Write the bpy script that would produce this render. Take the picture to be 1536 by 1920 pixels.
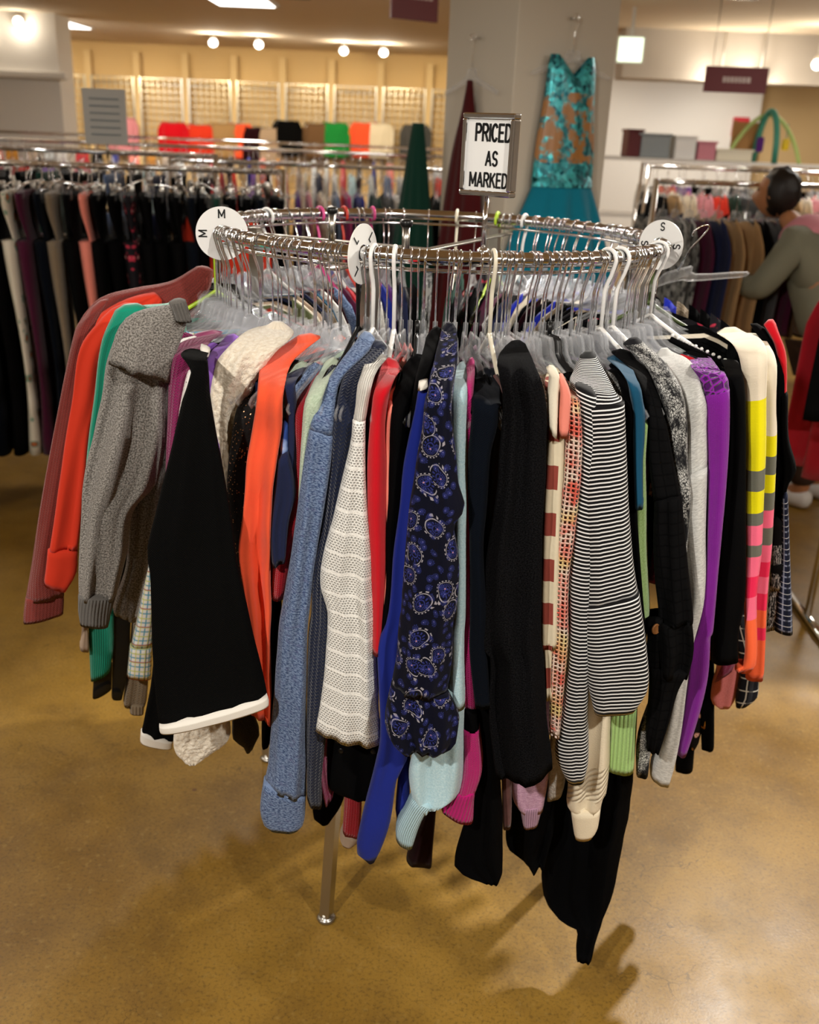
import bpy, bmesh, math, random
from mathutils import Vector, Matrix, Euler, noise
for _o in list(bpy.data.objects): bpy.data.objects.remove(_o)
random.seed(7)
PI = math.pi
scene = bpy.context.scene
COL = scene.collection
ZR, RR = 1.46, 0.457            # height and radius of the round rack's rail (metres)

# ------------------------------------------------------------------ camera
cam_d = bpy.data.cameras.new('camera'); cam = bpy.data.objects.new('camera', cam_d); COL.objects.link(cam)
scene.camera = cam
cam_d.sensor_fit = 'HORIZONTAL'; cam_d.sensor_width = 36.0; cam_d.lens = 42.39; cam_d.clip_end = 80
_p, _r, _y = .3721, .0426, -.0159
_fw = Vector((math.sin(_y)*math.cos(_p), math.cos(_y)*math.cos(_p), -math.sin(_p)))
_rt = Vector((math.cos(_y), -math.sin(_y), 0)); _up = _rt.cross(_fw)
_rt2 = _rt*math.cos(_r) + _up*math.sin(_r); _up2 = -_rt*math.sin(_r) + _up*math.cos(_r)
_m = Matrix((_rt2, _up2, -_fw)).transposed().to_4x4(); _m.translation = (0, -2.086, ZR+.186)
cam.matrix_world = _m
cam_d.dof.use_dof = True; cam_d.dof.focus_distance = 1.62; cam_d.dof.aperture_fstop = 5.0

# ------------------------------------------------------------------ world, exposure
w = bpy.data.worlds.new('world'); scene.world = w; w.use_nodes = True
w.node_tree.nodes['Background'].inputs[0].default_value = (1, .93, .84, 1)
w.node_tree.nodes['Background'].inputs[1].default_value = .25
vs = scene.view_settings
vs.view_transform = 'Standard'; vs.look = 'None'; vs.gamma = 1; vs.use_curve_mapping = False; vs.exposure = 0.12
cy = scene.cycles
cy.use_denoising = True; cy.max_bounces = 7; cy.diffuse_bounces = 3; cy.glossy_bounces = 3; cy.transmission_bounces = 4
cy.transparent_max_bounces = 12; cy.caustics_reflective = False; cy.caustics_refractive = False; cy.sample_clamp_indirect = 4

# ------------------------------------------------------------------ the store's lamps and added fill
def light(name, kind, loc, energy, color=(1, .9, .76), aim=None, **kw):
    d = bpy.data.lights.new(name, kind); d.energy = energy; d.color = color
    for k, v in kw.items(): setattr(d, k, v)
    o = bpy.data.objects.new(name, d); COL.objects.link(o); o.location = loc
    if aim is not None:
        o.rotation_euler = (Vector(aim)-Vector(loc)).to_track_quat('-Z', 'Y').to_euler()
    return o
CEIL = 2.86
PANELS = [(-2.1, 8.6), (3.2, 4.6), (-4.2, 2.5), (3.4, -1.2), (-4.2, -2.6), (3.6, 11.5), (-5.2, 12)]
for (x, y) in PANELS:
    light('panel_light', 'AREA', (x, y, CEIL-.05), 52, (1, .95, .87), shape='RECTANGLE', size=.58, size_y=1.18)
# track heads near the rack: position, aim, power
SPOTS = [(-1.15, -2.75, (-.1, -.5, 1.05), 190), (1.35, -2.45, (.2, -.45, 1.05), 145), (-2.5, 1.2, (-.5, 0, 1.2), 50), (1.75, 1.55, (.5, -.6, .1), 380), (-.7, 1.9, (-.1, 0, 1.2), 60)]
for (x, y, aim, e) in SPOTS:
    light('track_spot', 'SPOT', (x, y, CEIL-.22), e, (1, .94, .85), aim=aim, spot_size=1.25, spot_blend=.5, shadow_soft_size=.045)
for x in (-7.2, -5.6, -4.0, -2.4, -.8, .8):
    light('wall_spot', 'SPOT', (x, 12.6, CEIL-.2), 95, (1, .80, .48), aim=(x, 15, 1.5), spot_size=1.5, spot_blend=.8, shadow_soft_size=.06)
for x in (2.2, 4.2, 6.2):
    light('wall_spot', 'SPOT', (x, 11.9, CEIL-.6), 26, (1, .88, .72), aim=(x, 14, 1.3), spot_size=1.5, spot_blend=.8, shadow_soft_size=.06)
BULB = 13.0     # spill of each bare track bulb in view
# fill: point lights added to brighten the ceiling and room, no fixtures modelled
for (x, y) in ((-3.2, .4), (3.4, .2), (-4.6, 5.5), (.9, 4.6), (4.6, 6.4), (-1.2, 6.2)):
    light('fill_point', 'POINT', (x, y, CEIL-.42), 22, (1, .92, .8), shadow_soft_size=.05)

# ------------------------------------------------------------------ materials
def lin(c):
    c = c.lstrip('#'); v = [int(c[i:i+2], 16)/255 for i in (0, 2, 4)]
    return tuple(((x+.055)/1.055)**2.4 if x > .04045 else x/12.92 for x in v)+(1.0,)
class Mt:
    def __init__(s, name, rough=.85, spec=.25, sheen=0.0, metal=0.0):
        s.mat = bpy.data.materials.new(name); s.mat.use_nodes = True
        s.nt = s.mat.node_tree; s.n = s.nt.nodes; s.b = s.n['Principled BSDF']
        s.b.inputs['Roughness'].default_value = rough; s.b.inputs['Specular IOR Level'].default_value = spec
        s.b.inputs['Metallic'].default_value = metal
        if sheen: s.b.inputs['Sheen Weight'].default_value = sheen; s.b.inputs['Sheen Roughness'].default_value = .5
    def put(s, sock, v):
        if hasattr(v, 'links'): s.nt.links.new(v, sock)
        else: sock.default_value = v
    def node(s, t, **kw):
        x = s.n.new(t)
        for k, v in kw.items(): setattr(x, k, v)
        return x
    def m(s, op, a, b=0.0, c=0.0):
        x = s.node('ShaderNodeMath', operation=op); s.put(x.inputs[0], a); s.put(x.inputs[1], b); s.put(x.inputs[2], c)
        return x.outputs[0]
    def uv(s):
        x = s.node('ShaderNodeUVMap', uv_map='UVMap'); y = s.node('ShaderNodeSeparateXYZ'); s.nt.links.new(x.outputs[0], y.inputs[0])
        return y.outputs[0], y.outputs[1], x.outputs[0]
    def obj(s): return s.node('ShaderNodeTexCoord').outputs['Object']
    def gen(s): return s.node('ShaderNodeTexCoord').outputs['Generated']
    def comb(s, a, b, c=0.0):
        x = s.node('ShaderNodeCombineXYZ'); s.put(x.inputs[0], a); s.put(x.inputs[1], b); s.put(x.inputs[2], c); return x.outputs[0]
    def noise(s, vec, scale, detail=2.0, rough=.5):
        x = s.node('ShaderNodeTexNoise'); s.nt.links.new(vec, x.inputs['Vector'])
        x.inputs['Scale'].default_value = scale; x.inputs['Detail'].default_value = detail; x.inputs['Roughness'].default_value = rough
        return x.outputs['Fac']
    def vor(s, vec, scale, feature='F1', out='Distance', rnd=1.0):
        x = s.node('ShaderNodeTexVoronoi', feature=feature); s.nt.links.new(vec, x.inputs['Vector']); x.inputs['Scale'].default_value = scale
        if 'Randomness' in x.inputs: x.inputs['Randomness'].default_value = rnd
        return x.outputs[out]
    def mix(s, f, a, b):
        x = s.node('ShaderNodeMix', data_type='RGBA'); s.put(x.inputs[0], f)
        s.put(x.inputs[6], lin(a) if isinstance(a, str) else a); s.put(x.inputs[7], lin(b) if isinstance(b, str) else b)
        return x.outputs[2]
    def ramp(s, f, stops, interp='CONSTANT'):
        x = s.node('ShaderNodeValToRGB'); s.put(x.inputs[0], f); e = x.color_ramp; e.interpolation = interp
        while len(e.elements) > 1: e.elements.remove(e.elements[-1])
        e.elements[0].position = stops[0][0]; e.elements[0].color = lin(stops[0][1])
        for p, c in stops[1:]:
            q = e.elements.new(p); q.color = lin(c)
        return x.outputs[0]
    def step(s, v, edge): return s.m('GREATER_THAN', v, edge)
    def smooth(s, v, a, b):
        x = s.node('ShaderNodeMapRange', interpolation_type='SMOOTHSTEP'); s.put(x.inputs[0], v); x.inputs[1].default_value = a; x.inputs[2].default_value = b
        return x.outputs[0]
    def color(s, c): s.put(s.b.inputs['Base Color'], lin(c) if isinstance(c, str) else c); return s
    def bump(s, h, strength=.4, dist=.002):
        x = s.node('ShaderNodeBump'); x.inputs['Strength'].default_value = strength; x.inputs['Distance'].default_value = dist
        s.put(x.inputs['Height'], h); s.nt.links.new(x.outputs[0], s.b.inputs['Normal'])
M = {}
def cloth(key, c, c2=None, scale=900, bump=.25, rough=.9, sheen=.1):
    t = Mt(key, rough, .06 if sum(lin(c)[:3]) < .03 else .2, sheen); u, v, vec = t.uv()
    a = t.m('SINE', t.m('MULTIPLY', u, scale*3.1)); b = t.m('SINE', t.m('MULTIPLY', v, scale*3.1))
    n = t.noise(vec, 9, 3)
    t.color(t.mix(t.m('MULTIPLY', n, .35), c, c2 or c)); t.bump(t.m('ADD', t.m('MULTIPLY', a, b), t.m('ADD', t.m('MULTIPLY', t.noise(vec, 60, 3), 1.2), t.m('MULTIPLY', t.noise(t.comb(t.m('MULTIPLY', u, 1.6), v), 17, 3, .55), 7))), bump, .0016); M[key] = t.mat
def knit(key, c, c2, su=170, sv=230, bump=.7, sheen=.25, heather=.0):
    t = Mt(key, .95, .05 if sum(lin(c)[:3]) < .03 else .15, sheen); u, v, vec = t.uv()
    fu = t.m('FRACT', t.m('MULTIPLY', u, su)); du = t.m('ABSOLUTE', t.m('SUBTRACT', fu, .5))
    ph = t.m('ADD', t.m('MULTIPLY', v, sv), t.m('MULTIPLY', du, 1.6))
    st = t.m('ABSOLUTE', t.m('SINE', t.m('MULTIPLY', ph, PI)))
    h = t.m('MULTIPLY', st, t.m('SUBTRACT', 1.0, t.m('MULTIPLY', du, 1.3)))
    n = t.noise(vec, 420, 3) if heather else t.noise(vec, 30, 3)
    f = t.smooth(n, .5-.16, .5+.16) if heather else t.m('MULTIPLY', n, .6)
    t.color(t.mix(f, c, c2)); t.bump(t.m('ADD', h, t.m('MULTIPLY', t.noise(vec, 500, 2), .6)), bump, .002); M[key] = t.mat
def rib(key, c, c2, su=160, bump=.9):
    t = Mt(key, .95, .15, .2); u, v, vec = t.uv()
    s = t.m('ABSOLUTE', t.m('SINE', t.m('MULTIPLY', u, su*PI)))
    t.color(t.mix(t.m('MULTIPLY', t.noise(vec, 60, 2), .6), c, c2)); t.bump(t.m('ADD', s, t.m('MULTIPLY', t.noise(vec, 500, 2), .4)), bump, .003); M[key] = t.mat
def heather(key, c1, c2, c3=None, sc=420, aniso=1.0, bump=.5, sheen=.2):
    t = Mt(key, .95, .04 if sum(lin(c1)[:3]) < .03 else .12, sheen); u, v, vec = t.uv()
    vv = t.comb(t.m('MULTIPLY', u, aniso), v)
    f = t.smooth(t.noise(vv, sc, 3, .6), .36, .64); col = t.mix(f, c1, c2)
    if c3: col = t.mix(t.m('MULTIPLY', t.smooth(t.noise(vv, sc*.3, 2), .5, .8), .7), col, c3)
    t.color(col); t.bump(t.noise(vec, sc*1.3, 3), bump, .0025); M[key] = t.mat
def fleece(key, c, c2, sc=260, bump=1.0, dist=.006, sheen=.4):
    t = Mt(key, 1, .1, sheen); u, v, vec = t.uv()
    n = t.noise(vec, sc, 4, .65)
    t.color(t.mix(t.smooth(t.noise(vec, sc*.6, 3), .3, .7), c, c2)); t.bump(n, bump, dist); M[key] = t.mat
def flat(key, c, rough=.5, spec=.4, metal=0.0):
    t = Mt(key, rough, spec, 0, metal); t.color(c); M[key] = t.mat
# plain garments
knit('rust', '#7c2f2a', '#8c4038', 150, 210); cloth('coral', '#dd3b22', '#c93018'); knit('teal_knit', '#00886c', '#0a9a7c', 240, 320, .5, .5)
heather('grey_wool', '#58544f', '#a09b95', None, 330, 1.0, .9, .3); cloth('beige', '#b09a86', '#a08a74')
knit('taupe', '#8e7d66', '#7b6b56', 110, 160, 1.0); knit('magenta_knit', '#8b1f5a', '#7a184c', 130, 190, .9)
cloth('black_linen', '#080808', '#0b0b0b', 500, .4, .9, 0); cloth('white_cloth', '#efeae0', '#e4ded2'); cloth('lilac', '#8f5fc0', '#7d50ad', 900, .15)
fleece('sherpa', '#f6eddc', '#e6d8c2', 210, .6, .006); heather('dark_grey', '#2b2826', '#3d3a37'); cloth('orange', '#fb5e38', '#f2532e', 700, .35, .95, .2)
cloth('navy_plain', '#1a2244', '#151c3a', 600, .3); knit('crimson', '#b01024', '#9c0c1e', 200, 260); fleece('mint_terry', '#cfe0c8', '#b6ccb0', 330, .8, .004)
heather('denim', '#32466e', '#8196b8', '#5a5f86', 420, .45, .6); knit('navy_cable', '#10182e', '#182340', 110, 150, 1.0); rib('white_rib', '#efece4', '#e2ded4', 230)
cloth('black_plain', '#060607', '#09090a', 700, .2, .85, 0); fleece('pink_crochet', '#c8347a', '#a3205c', 300, 1, .006); knit('black_knit', '#050506', '#080809', 260, 330, .35, 0)
knit('red', '#d0061c', '#bd0418', 330, 420, .35); cloth('salmon', '#f28f7e', '#e98474'); cloth('royal', '#16288a', '#122078', 700, .25)
fleece('ice_fleece', '#cdeaf2', '#b4dae6', 420, .6, .003); knit('magenta', '#c01873', '#a91262', 190, 260, .7); cloth('maroon_dark', '#23070f', '#1b050b')
cloth('ink', '#080d16', '#0b121c', 500, .35, .9, .02); heather('charcoal', '#050506', '#18181a', None, 520, .7, .7, 0); rib('brown_rib', '#6a4440', '#2c1816', 30, .5)
heather('mauve', '#b58aa4', '#caa2ba', None, 300, .5, .4); rib('bottle', '#0d2420', '#143028', 200); fleece('lace_white', '#f2ede4', '#cfc7ba', 200, 1.0, .006)
cloth('ivory', '#e9e0cc', '#dcd2bc'); cloth('petrol', '#0a4a68', '#08405a'); fleece('lime', '#bfe096', '#a6d07c', 480, .7, .004)
heather('pale_grey', '#b9b9b6', '#d6d6d2', None, 380, .3, .3); knit('purple', '#7b1590', '#8a1e9f', 320, 420, .5); fleece('rose', '#ee8e8c', '#e67f7e', 500, .4, .002)
cloth('mustard', '#b8781a', '#a86c14'); cloth('olive', '#5b6140', '#50563a'); cloth('cobalt', '#1b2bb0', '#16249a'); cloth('violet', '#5c2a7c', '#50226e')
cloth('cream_plain', '#e6dcc8', '#d8cdb6'); cloth('teal_dress', '#087a94', '#06657e'); cloth('plum', '#4a1030', '#3f0c28'); cloth('brown_coat', '#6e5238', '#5c442e')
cloth('tan_coat', '#a8865c', '#98784e'); cloth('grey_coat', '#4c4c4e', '#404042'); cloth('blush', '#d58d9a', '#c67f8c'); cloth('forest', '#0e3a2e', '#0b3026')
# patterned garments
def _pat():
    # pinstripe black and white
    t = Mt('stripe_bw', .9, .2, .1); u, v, vec = t.uv()
    f = t.m('FRACT', t.m('MULTIPLY', t.m('ADD', v, t.m('MULTIPLY', t.noise(vec, 5, 1), .004)), 145)); t.color(t.mix(t.smooth(f, .60, .70), '#08080b', '#ececec')); t.bump(t.noise(vec, 500, 2), .2, .001); M['stripe_bw'] = t.mat
    # wide coloured bands, following the sleeve downwards
    Yw, Gr, Cr, Pk, Hp, Or = '#f2e60c', '#6e6e62', '#f0e4cc', '#ff7090', '#f52a58', '#ff6a3c'
    for key, st in (('multi_stripe', [(0, Cr), (.289, Yw), (.325, Gr), (.361, Yw), (.397, Gr), (.431, Pk), (.468, Gr), (.502, Pk), (.536, Hp), (.57, Pk), (.603, Hp), (.64, Or), (.676, Hp), (.707, Or)]),
                    ('multi_stripe_body', [(0, Cr), (.322, Yw), (.451, Gr), (.49, Yw), (.532, Gr), (.557, Pk), (.594, Gr), (.619, Pk), (.66, Hp), (.70, Pk), (.75, Or)])):
        t = Mt(key, .95, .15, .15); u, v, vec = t.uv(); x = t.m('ADD', v, t.m('MULTIPLY', t.noise(vec, 30, 1), .003)); t.color(t.ramp(x, st))
        t.bump(t.m('ADD', t.noise(t.comb(t.m('MULTIPLY', u, 25), t.m('MULTIPLY', v, 300)), 1, 2), t.noise(vec, 500, 2)), .35, .001); M[key] = t.mat
    # plaids: lines of colour both ways
    def plaid(key, base, lines, bump=.3):
        t = Mt(key, .9, .2); u, v, vec = t.uv(); col = lin(base); first = True
        for ax, per, off, wd, c in lines:
            f = t.m('FRACT', t.m('ADD', t.m('DIVIDE', u if ax == 'u' else v, per), off))
            k = t.m('MULTIPLY', t.m('LESS_THAN', f, wd), .8); col = t.mix(k, col, c)
        t.color(col); t.bump(t.noise(vec, 150, 3), bump, .002); M[key] = t.mat
    plaid('pastel_plaid', '#ece9e2', [('u', .02, 0, .16, '#3f8fb0'), ('v', .022, .1, .16, '#4a9ab4'), ('u', .02, .5, .12, '#d6d070'), ('v', .022, .55, .14, '#c8cf6a'), ('v', .044, .3, .06, '#b04868'), ('u', .04, .3, .06, '#2a4a60')])
    plaid('navy_plaid', '#141a30', [('u', .022, 0, .14, '#8c93a8'), ('v', .024, .2, .14, '#8c93a8'), ('u', .022, .5, .3, '#0b0f1e'), ('v', .024, .6, .05, '#d8d8dc')])
    plaid('bw_plaid', '#15161e', [('u', .03, 0, .1, '#d8d4c8'), ('v', .03, .2, .1, '#d8d4c8'), ('u', .03, .4, .3, '#33353c')])
    plaid('dark_plaid', '#2a2024', [('u', .03, 0, .2, '#7c6a58'), ('v', .03, .2, .2, '#8a3a40')])
    # brown squares on cream
    t = Mt('brown_check', .9, .2); u, v, vec = t.uv()
    a = t.step(t.m('FRACT', t.m('ADD', t.m('DIVIDE', v, .079), .1)), .5); b = t.step(t.m('FRACT', t.m('ADD', t.m('DIVIDE', u, .05), .55)), .42)
    t.color(t.mix(t.m('MULTIPLY', a, b), '#d9cdb2', '#8e4238')); t.bump(t.noise(vec, 120, 3), .3, .002); M['brown_check'] = t.mat
    # open coral crochet: square holes in the yarn
    t = Mt('coral_crochet', .95, .15, .2); u, v, vec = t.uv()
    su = t.m('ABSOLUTE', t.m('SINE', t.m('MULTIPLY', u, 400))); sv = t.m('ABSOLUTE', t.m('SINE', t.m('MULTIPLY', v, 400)))
    hole = t.m('MULTIPLY', t.step(su, .62), t.step(sv, .62)); c = t.mix(t.smooth(t.noise(vec, 28, 3, .7), .38, .62), '#ee6a58', '#f2dccc')
    c = t.mix(t.smooth(t.noise(vec, 11, 2), .5, .66), c, '#f0d890'); t.color(c); t.put(t.b.inputs['Alpha'], t.m('SUBTRACT', 1.0, t.m('MULTIPLY', hole, t.step(v, .14))))
    t.bump(t.m('ADD', t.m('MAXIMUM', t.m('SUBTRACT', 1.0, su), t.m('SUBTRACT', 1.0, sv)), t.noise(vec, 300, 2)), .8, .003); M['coral_crochet'] = t.mat
    # white open mesh knit: staggered dimples
    t = Mt('white_mesh', .95, .15, .2); u, v, vec = t.uv()
    row = t.m('FLOOR', t.m('MULTIPLY', v, 225)); fu = t.m('SUBTRACT', t.m('FRACT', t.m('ADD', t.m('MULTIPLY', u, 175), t.m('MULTIPLY', row, .5))), .5)
    fv = t.m('SUBTRACT', t.m('FRACT', t.m('MULTIPLY', v, 225)), .5)
    dd = t.m('SQRT', t.m('ADD', t.m('POWER', fu, 2), t.m('POWER', fv, 2))); h = t.smooth(dd, .16, .38)
    line = t.m('MULTIPLY', t.step(t.m('FRACT', t.m('MULTIPLY', v, 27)), .86), 1.0); h = t.m('MAXIMUM', h, line)
    t.color(t.mix(h, '#c2c2be', '#f8f7f2')); t.bump(t.m('ADD', h, t.m('MULTIPLY', t.noise(vec, 400, 2), .4)), 1.0, .004); M['white_mesh'] = t.mat
    # snakeskin
    t = Mt('snake', .85, .2); u, v, vec = t.uv(); vv = t.comb(u, t.m('MULTIPLY', v, .55))
    e = t.vor(vv, 330, 'DISTANCE_TO_EDGE'); f = t.m('MULTIPLY', t.smooth(e, .03, .16), t.smooth(t.noise(vv, 40, 3, .65), .36, .6)); t.color(t.mix(f, '#16161a', '#c8c8c4')); M['snake'] = t.mat
    # floral prints
    def floral(key, base, cs, sc):
        t = Mt(key, .85, .2); u, v, vec = t.uv(); nz = t.node('ShaderNodeTexNoise'); nz.inputs['Scale'].default_value = sc*2; t.nt.links.new(vec, nz.inputs['Vector'])
        ad = t.node('ShaderNodeVectorMath', operation='MULTIPLY_ADD'); t.nt.links.new(nz.outputs['Color'], ad.inputs[0]); ad.inputs[1].default_value = (.25/sc*2,)*3; t.nt.links.new(vec, ad.inputs[2])
        d = t.vor(ad.outputs[0], sc); col = lin(base)
        for i, (lo, hi, c) in enumerate(cs): col = t.mix(t.m('MULTIPLY', t.smooth(d, hi, lo), .95), col, c)
        t.color(col); M[key] = t.mat
    floral('floral', '#0e0c10', [(.32, .42, '#d9a08c'), (.18, .28, '#f0cabc'), (.06, .14, '#b4502c')], 55)
    floral('floral_rear', '#16141a', [(.3, .4, '#b83048'), (.12, .2, '#f0d8cc')], 30)
    floral('floral_bright', '#e4dccb', [(.34, .4, '#7fa08c'), (.22, .3, '#c06838'), (.08, .14, '#30343c')], 14)
    floral('white_print', '#ece9e4', [(.14, .2, '#1a1a1c')], 120)
    floral('tie_dye', '#2a4488', [(.3, .55, '#8fa6d4'), (.1, .3, '#f4f4f6')], 32)
    # sequins on black lace
    t = Mt('sequin', .5, .4); u, v, vec = t.uv()
    d = t.vor(vec, 260); r = t.vor(vec, 260, 'F1', 'Color'); sp = t.node('ShaderNodeSeparateColor'); t.nt.links.new(r, sp.inputs[0])
    k = t.m('MULTIPLY', t.m('LESS_THAN', d, .3), t.step(t.m('MULTIPLY', sp.outputs[0], t.m('ADD', t.noise(vec, 18, 2), .45)), .62))
    t.color(t.mix(k, '#080606', '#c8986c')); t.put(t.b.inputs['Metallic'], t.m('MULTIPLY', k, .8)); t.put(t.b.inputs['Roughness'], t.m('SUBTRACT', .9, t.m('MULTIPLY', k, .62)))
    t.bump(t.m('ADD', t.m('MULTIPLY', sp.outputs[1], k), t.noise(vec, 90, 3)), .8, .004); M['sequin'] = t.mat
    # sheer chiffon
    t = Mt('black_sheer', .8, .2); t.color('#060606'); t.b.inputs['Alpha'].default_value = .86; M['black_sheer'] = t.mat
    # black gauze with a faint woven check
    t = Mt('black_gauze', .9, .06, 0); u, v, vec = t.uv()
    a = t.step(t.m('FRACT', t.m('MULTIPLY', u, 55)), .85); b = t.step(t.m('FRACT', t.m('MULTIPLY', v, 50)), .85)
    t.color(t.mix(t.m('MAXIMUM', a, b), '#0b0b0c', '#060607')); t.bump(t.m('ADD', t.m('MAXIMUM', a, b), t.noise(vec, 90, 4)), .5, .002); M['black_gauze'] = t.mat
    # quilted cream: diagonal ridges
    t = Mt('cream_quilt', .95, .15, .2); u, v, vec = t.uv()
    s = t.m('ABSOLUTE', t.m('SINE', t.m('MULTIPLY', t.m('ADD', v, t.m('MULTIPLY', u, -.6)), 260))); k = t.m('MULTIPLY', t.step(v, .45), t.m('LESS_THAN', v, .525))
    t.color('#eadcc0'); t.bump(t.m('ADD', t.m('MULTIPLY', s, k), t.m('MULTIPLY', t.noise(vec, 500, 2), .3)), .9, .004); M['cream_quilt'] = t.mat
    # purple crochet lace
    t = Mt('purple_crochet', .95, .15, .2); u, v, vec = t.uv(); e = t.vor(vec, 70, 'DISTANCE_TO_EDGE')
    t.color(t.mix(t.smooth(e, .06, .16), '#8c22a4', '#4c0860')); t.bump(t.m('SUBTRACT', 1.0, t.smooth(e, .04, .2)), 1.0, .006); M['purple_crochet'] = t.mat
    # black knit with white fringe yarns
    t = Mt('fringe_bw', .9, .2); u, v, vec = t.uv(); n = t.noise(t.comb(t.m('MULTIPLY', u, 7), v), 42, 3, .6)
    t.color(t.mix(t.m('MULTIPLY', t.smooth(t.m('ABSOLUTE', t.m('SUBTRACT', n, .5)), .035, .012), t.step(v, .05)), '#0c0c0e', '#e8e6e2')); M['fringe_bw'] = t.mat
    # paisley: teardrops of rings and dots in random cells
    t = Mt('paisley', .85, .12, .05); u, v, vec = t.uv(); col = lin('#06081a')
    def motifs(col, sc, size, c1, c2, c3, seed):
        off = t.node('ShaderNodeVectorMath', operation='ADD'); t.nt.links.new(vec, off.inputs[0]); off.inputs[1].default_value = (seed, seed*1.7, 0)
        vo = t.node('ShaderNodeTexVoronoi', voronoi_dimensions='2D'); t.nt.links.new(off.outputs[0], vo.inputs['Vector']); vo.inputs['Scale'].default_value = sc; vo.inputs['Randomness'].default_value = .75
        df = t.node('ShaderNodeVectorMath', operation='SUBTRACT'); t.nt.links.new(off.outputs[0], df.inputs[0]); t.nt.links.new(vo.outputs['Position'], df.inputs[1])
        sx = t.node('ShaderNodeSeparateXYZ'); t.nt.links.new(df.outputs[0], sx.inputs[0]); rc = t.node('ShaderNodeSeparateColor'); t.nt.links.new(vo.outputs['Color'], rc.inputs[0])
        an = t.m('ADD', t.m('ARCTAN2', sx.outputs[1], sx.outputs[0]), t.m('MULTIPLY', rc.outputs[0], 6.28)); r = t.m('MULTIPLY', t.m('SQRT', t.m('ADD', t.m('POWER', sx.outputs[0], 2), t.m('POWER', sx.outputs[1], 2))), 1/size)
        an2 = t.m('ADD', an, t.m('MULTIPLY', r, .9))
        sh = t.m('ADD', .52, t.m('MULTIPLY', t.m('POWER', t.m('ADD', .5, t.m('MULTIPLY', t.m('COSINE', an2), .5)), 3), .6)); q = t.m('DIVIDE', r, sh)
        def ring(c, wd): return t.m('LESS_THAN', t.m('ABSOLUTE', t.m('SUBTRACT', q, c)), wd)
        petals = t.m('LESS_THAN', q, t.m('ADD', .25, t.m('MULTIPLY', t.m('COSINE', t.m('MULTIPLY', an, 5)), .1)))
        dots = t.m('MULTIPLY', ring(1.22, .08), t.step(t.m('SINE', t.m('MULTIPLY', an, 15)), .1)); tick = t.m('MULTIPLY', ring(.68, .1), t.step(t.m('SINE', t.m('MULTIPLY', an, 17)), .2))
        col = t.mix(ring(1.0, .04), col, c1); col = t.mix(ring(.45, .045), col, c2); col = t.mix(tick, col, c2); col = t.mix(dots, col, c1); col = t.mix(petals, col, c2); return t.mix(t.m('LESS_THAN', q, .09), col, c3)
    col = motifs(col, 19, .021, '#9d98a0', '#2c3274', '#b0808c', 3.1); col = motifs(col, 50, .0062, '#30387c', '#3c4494', '#b8b0b8', 7.7)
    t.color(col); t.bump(t.noise(vec, 300, 2), .3, .0015); M['paisley'] = t.mat
_pat()
# hard materials
flat('chrome', '#f2f3f4', .1, .5, 1.0); flat('steel', '#b8b4ac', .28, .5, 1.0); flat('black_plastic', '#0c0c0c', .35); flat('white_plastic', '#f0efec', .3); flat('cream_plastic', '#e6dec8', .35)
flat('green_plastic', '#b6d838', .35); flat('grey_plastic', '#8e9699', .35); flat('olive_plastic', '#4c5a34', .35); flat('pink_plastic', '#d84a8c', .35); flat('red_plastic', '#c83a2c', .35)
flat('ink_print', '#141414', .7); flat('paper', '#f4f4f2', .6); flat('maroon_board', '#5c1f22', .6); flat('pale_print', '#b8a8a2', .7); flat('column_paint', '#cdc5b6', .8, .2); flat('white_paint', '#e6e2dc', .8, .2)
flat('tan_wall', '#d9bc8c', .9, .15); flat('tan_batten', '#e0c596', .8, .2); flat('grey_wall', '#cfc8c0', .9, .15); flat('ceiling_paint', '#e2d2bc', .9, .15); flat('brass_button', '#8a5a30', .5); flat('wood', '#a97a42', .6)
flat('skin', '#b07850', .6); flat('hair', '#17100d', .5); flat('alarm_red', '#c22434', .5); flat('lime_tube', '#b4cc7c', .5); flat('teal_tube', '#3c8c78', .5); flat('yellow_toy', '#e0c020', .5); flat('shoe_white', '#d8d6d2', .6); flat('jacket_green', '#7c7c6a', .9); flat('trouser_brown', '#3c2a1e', .9)
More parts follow.
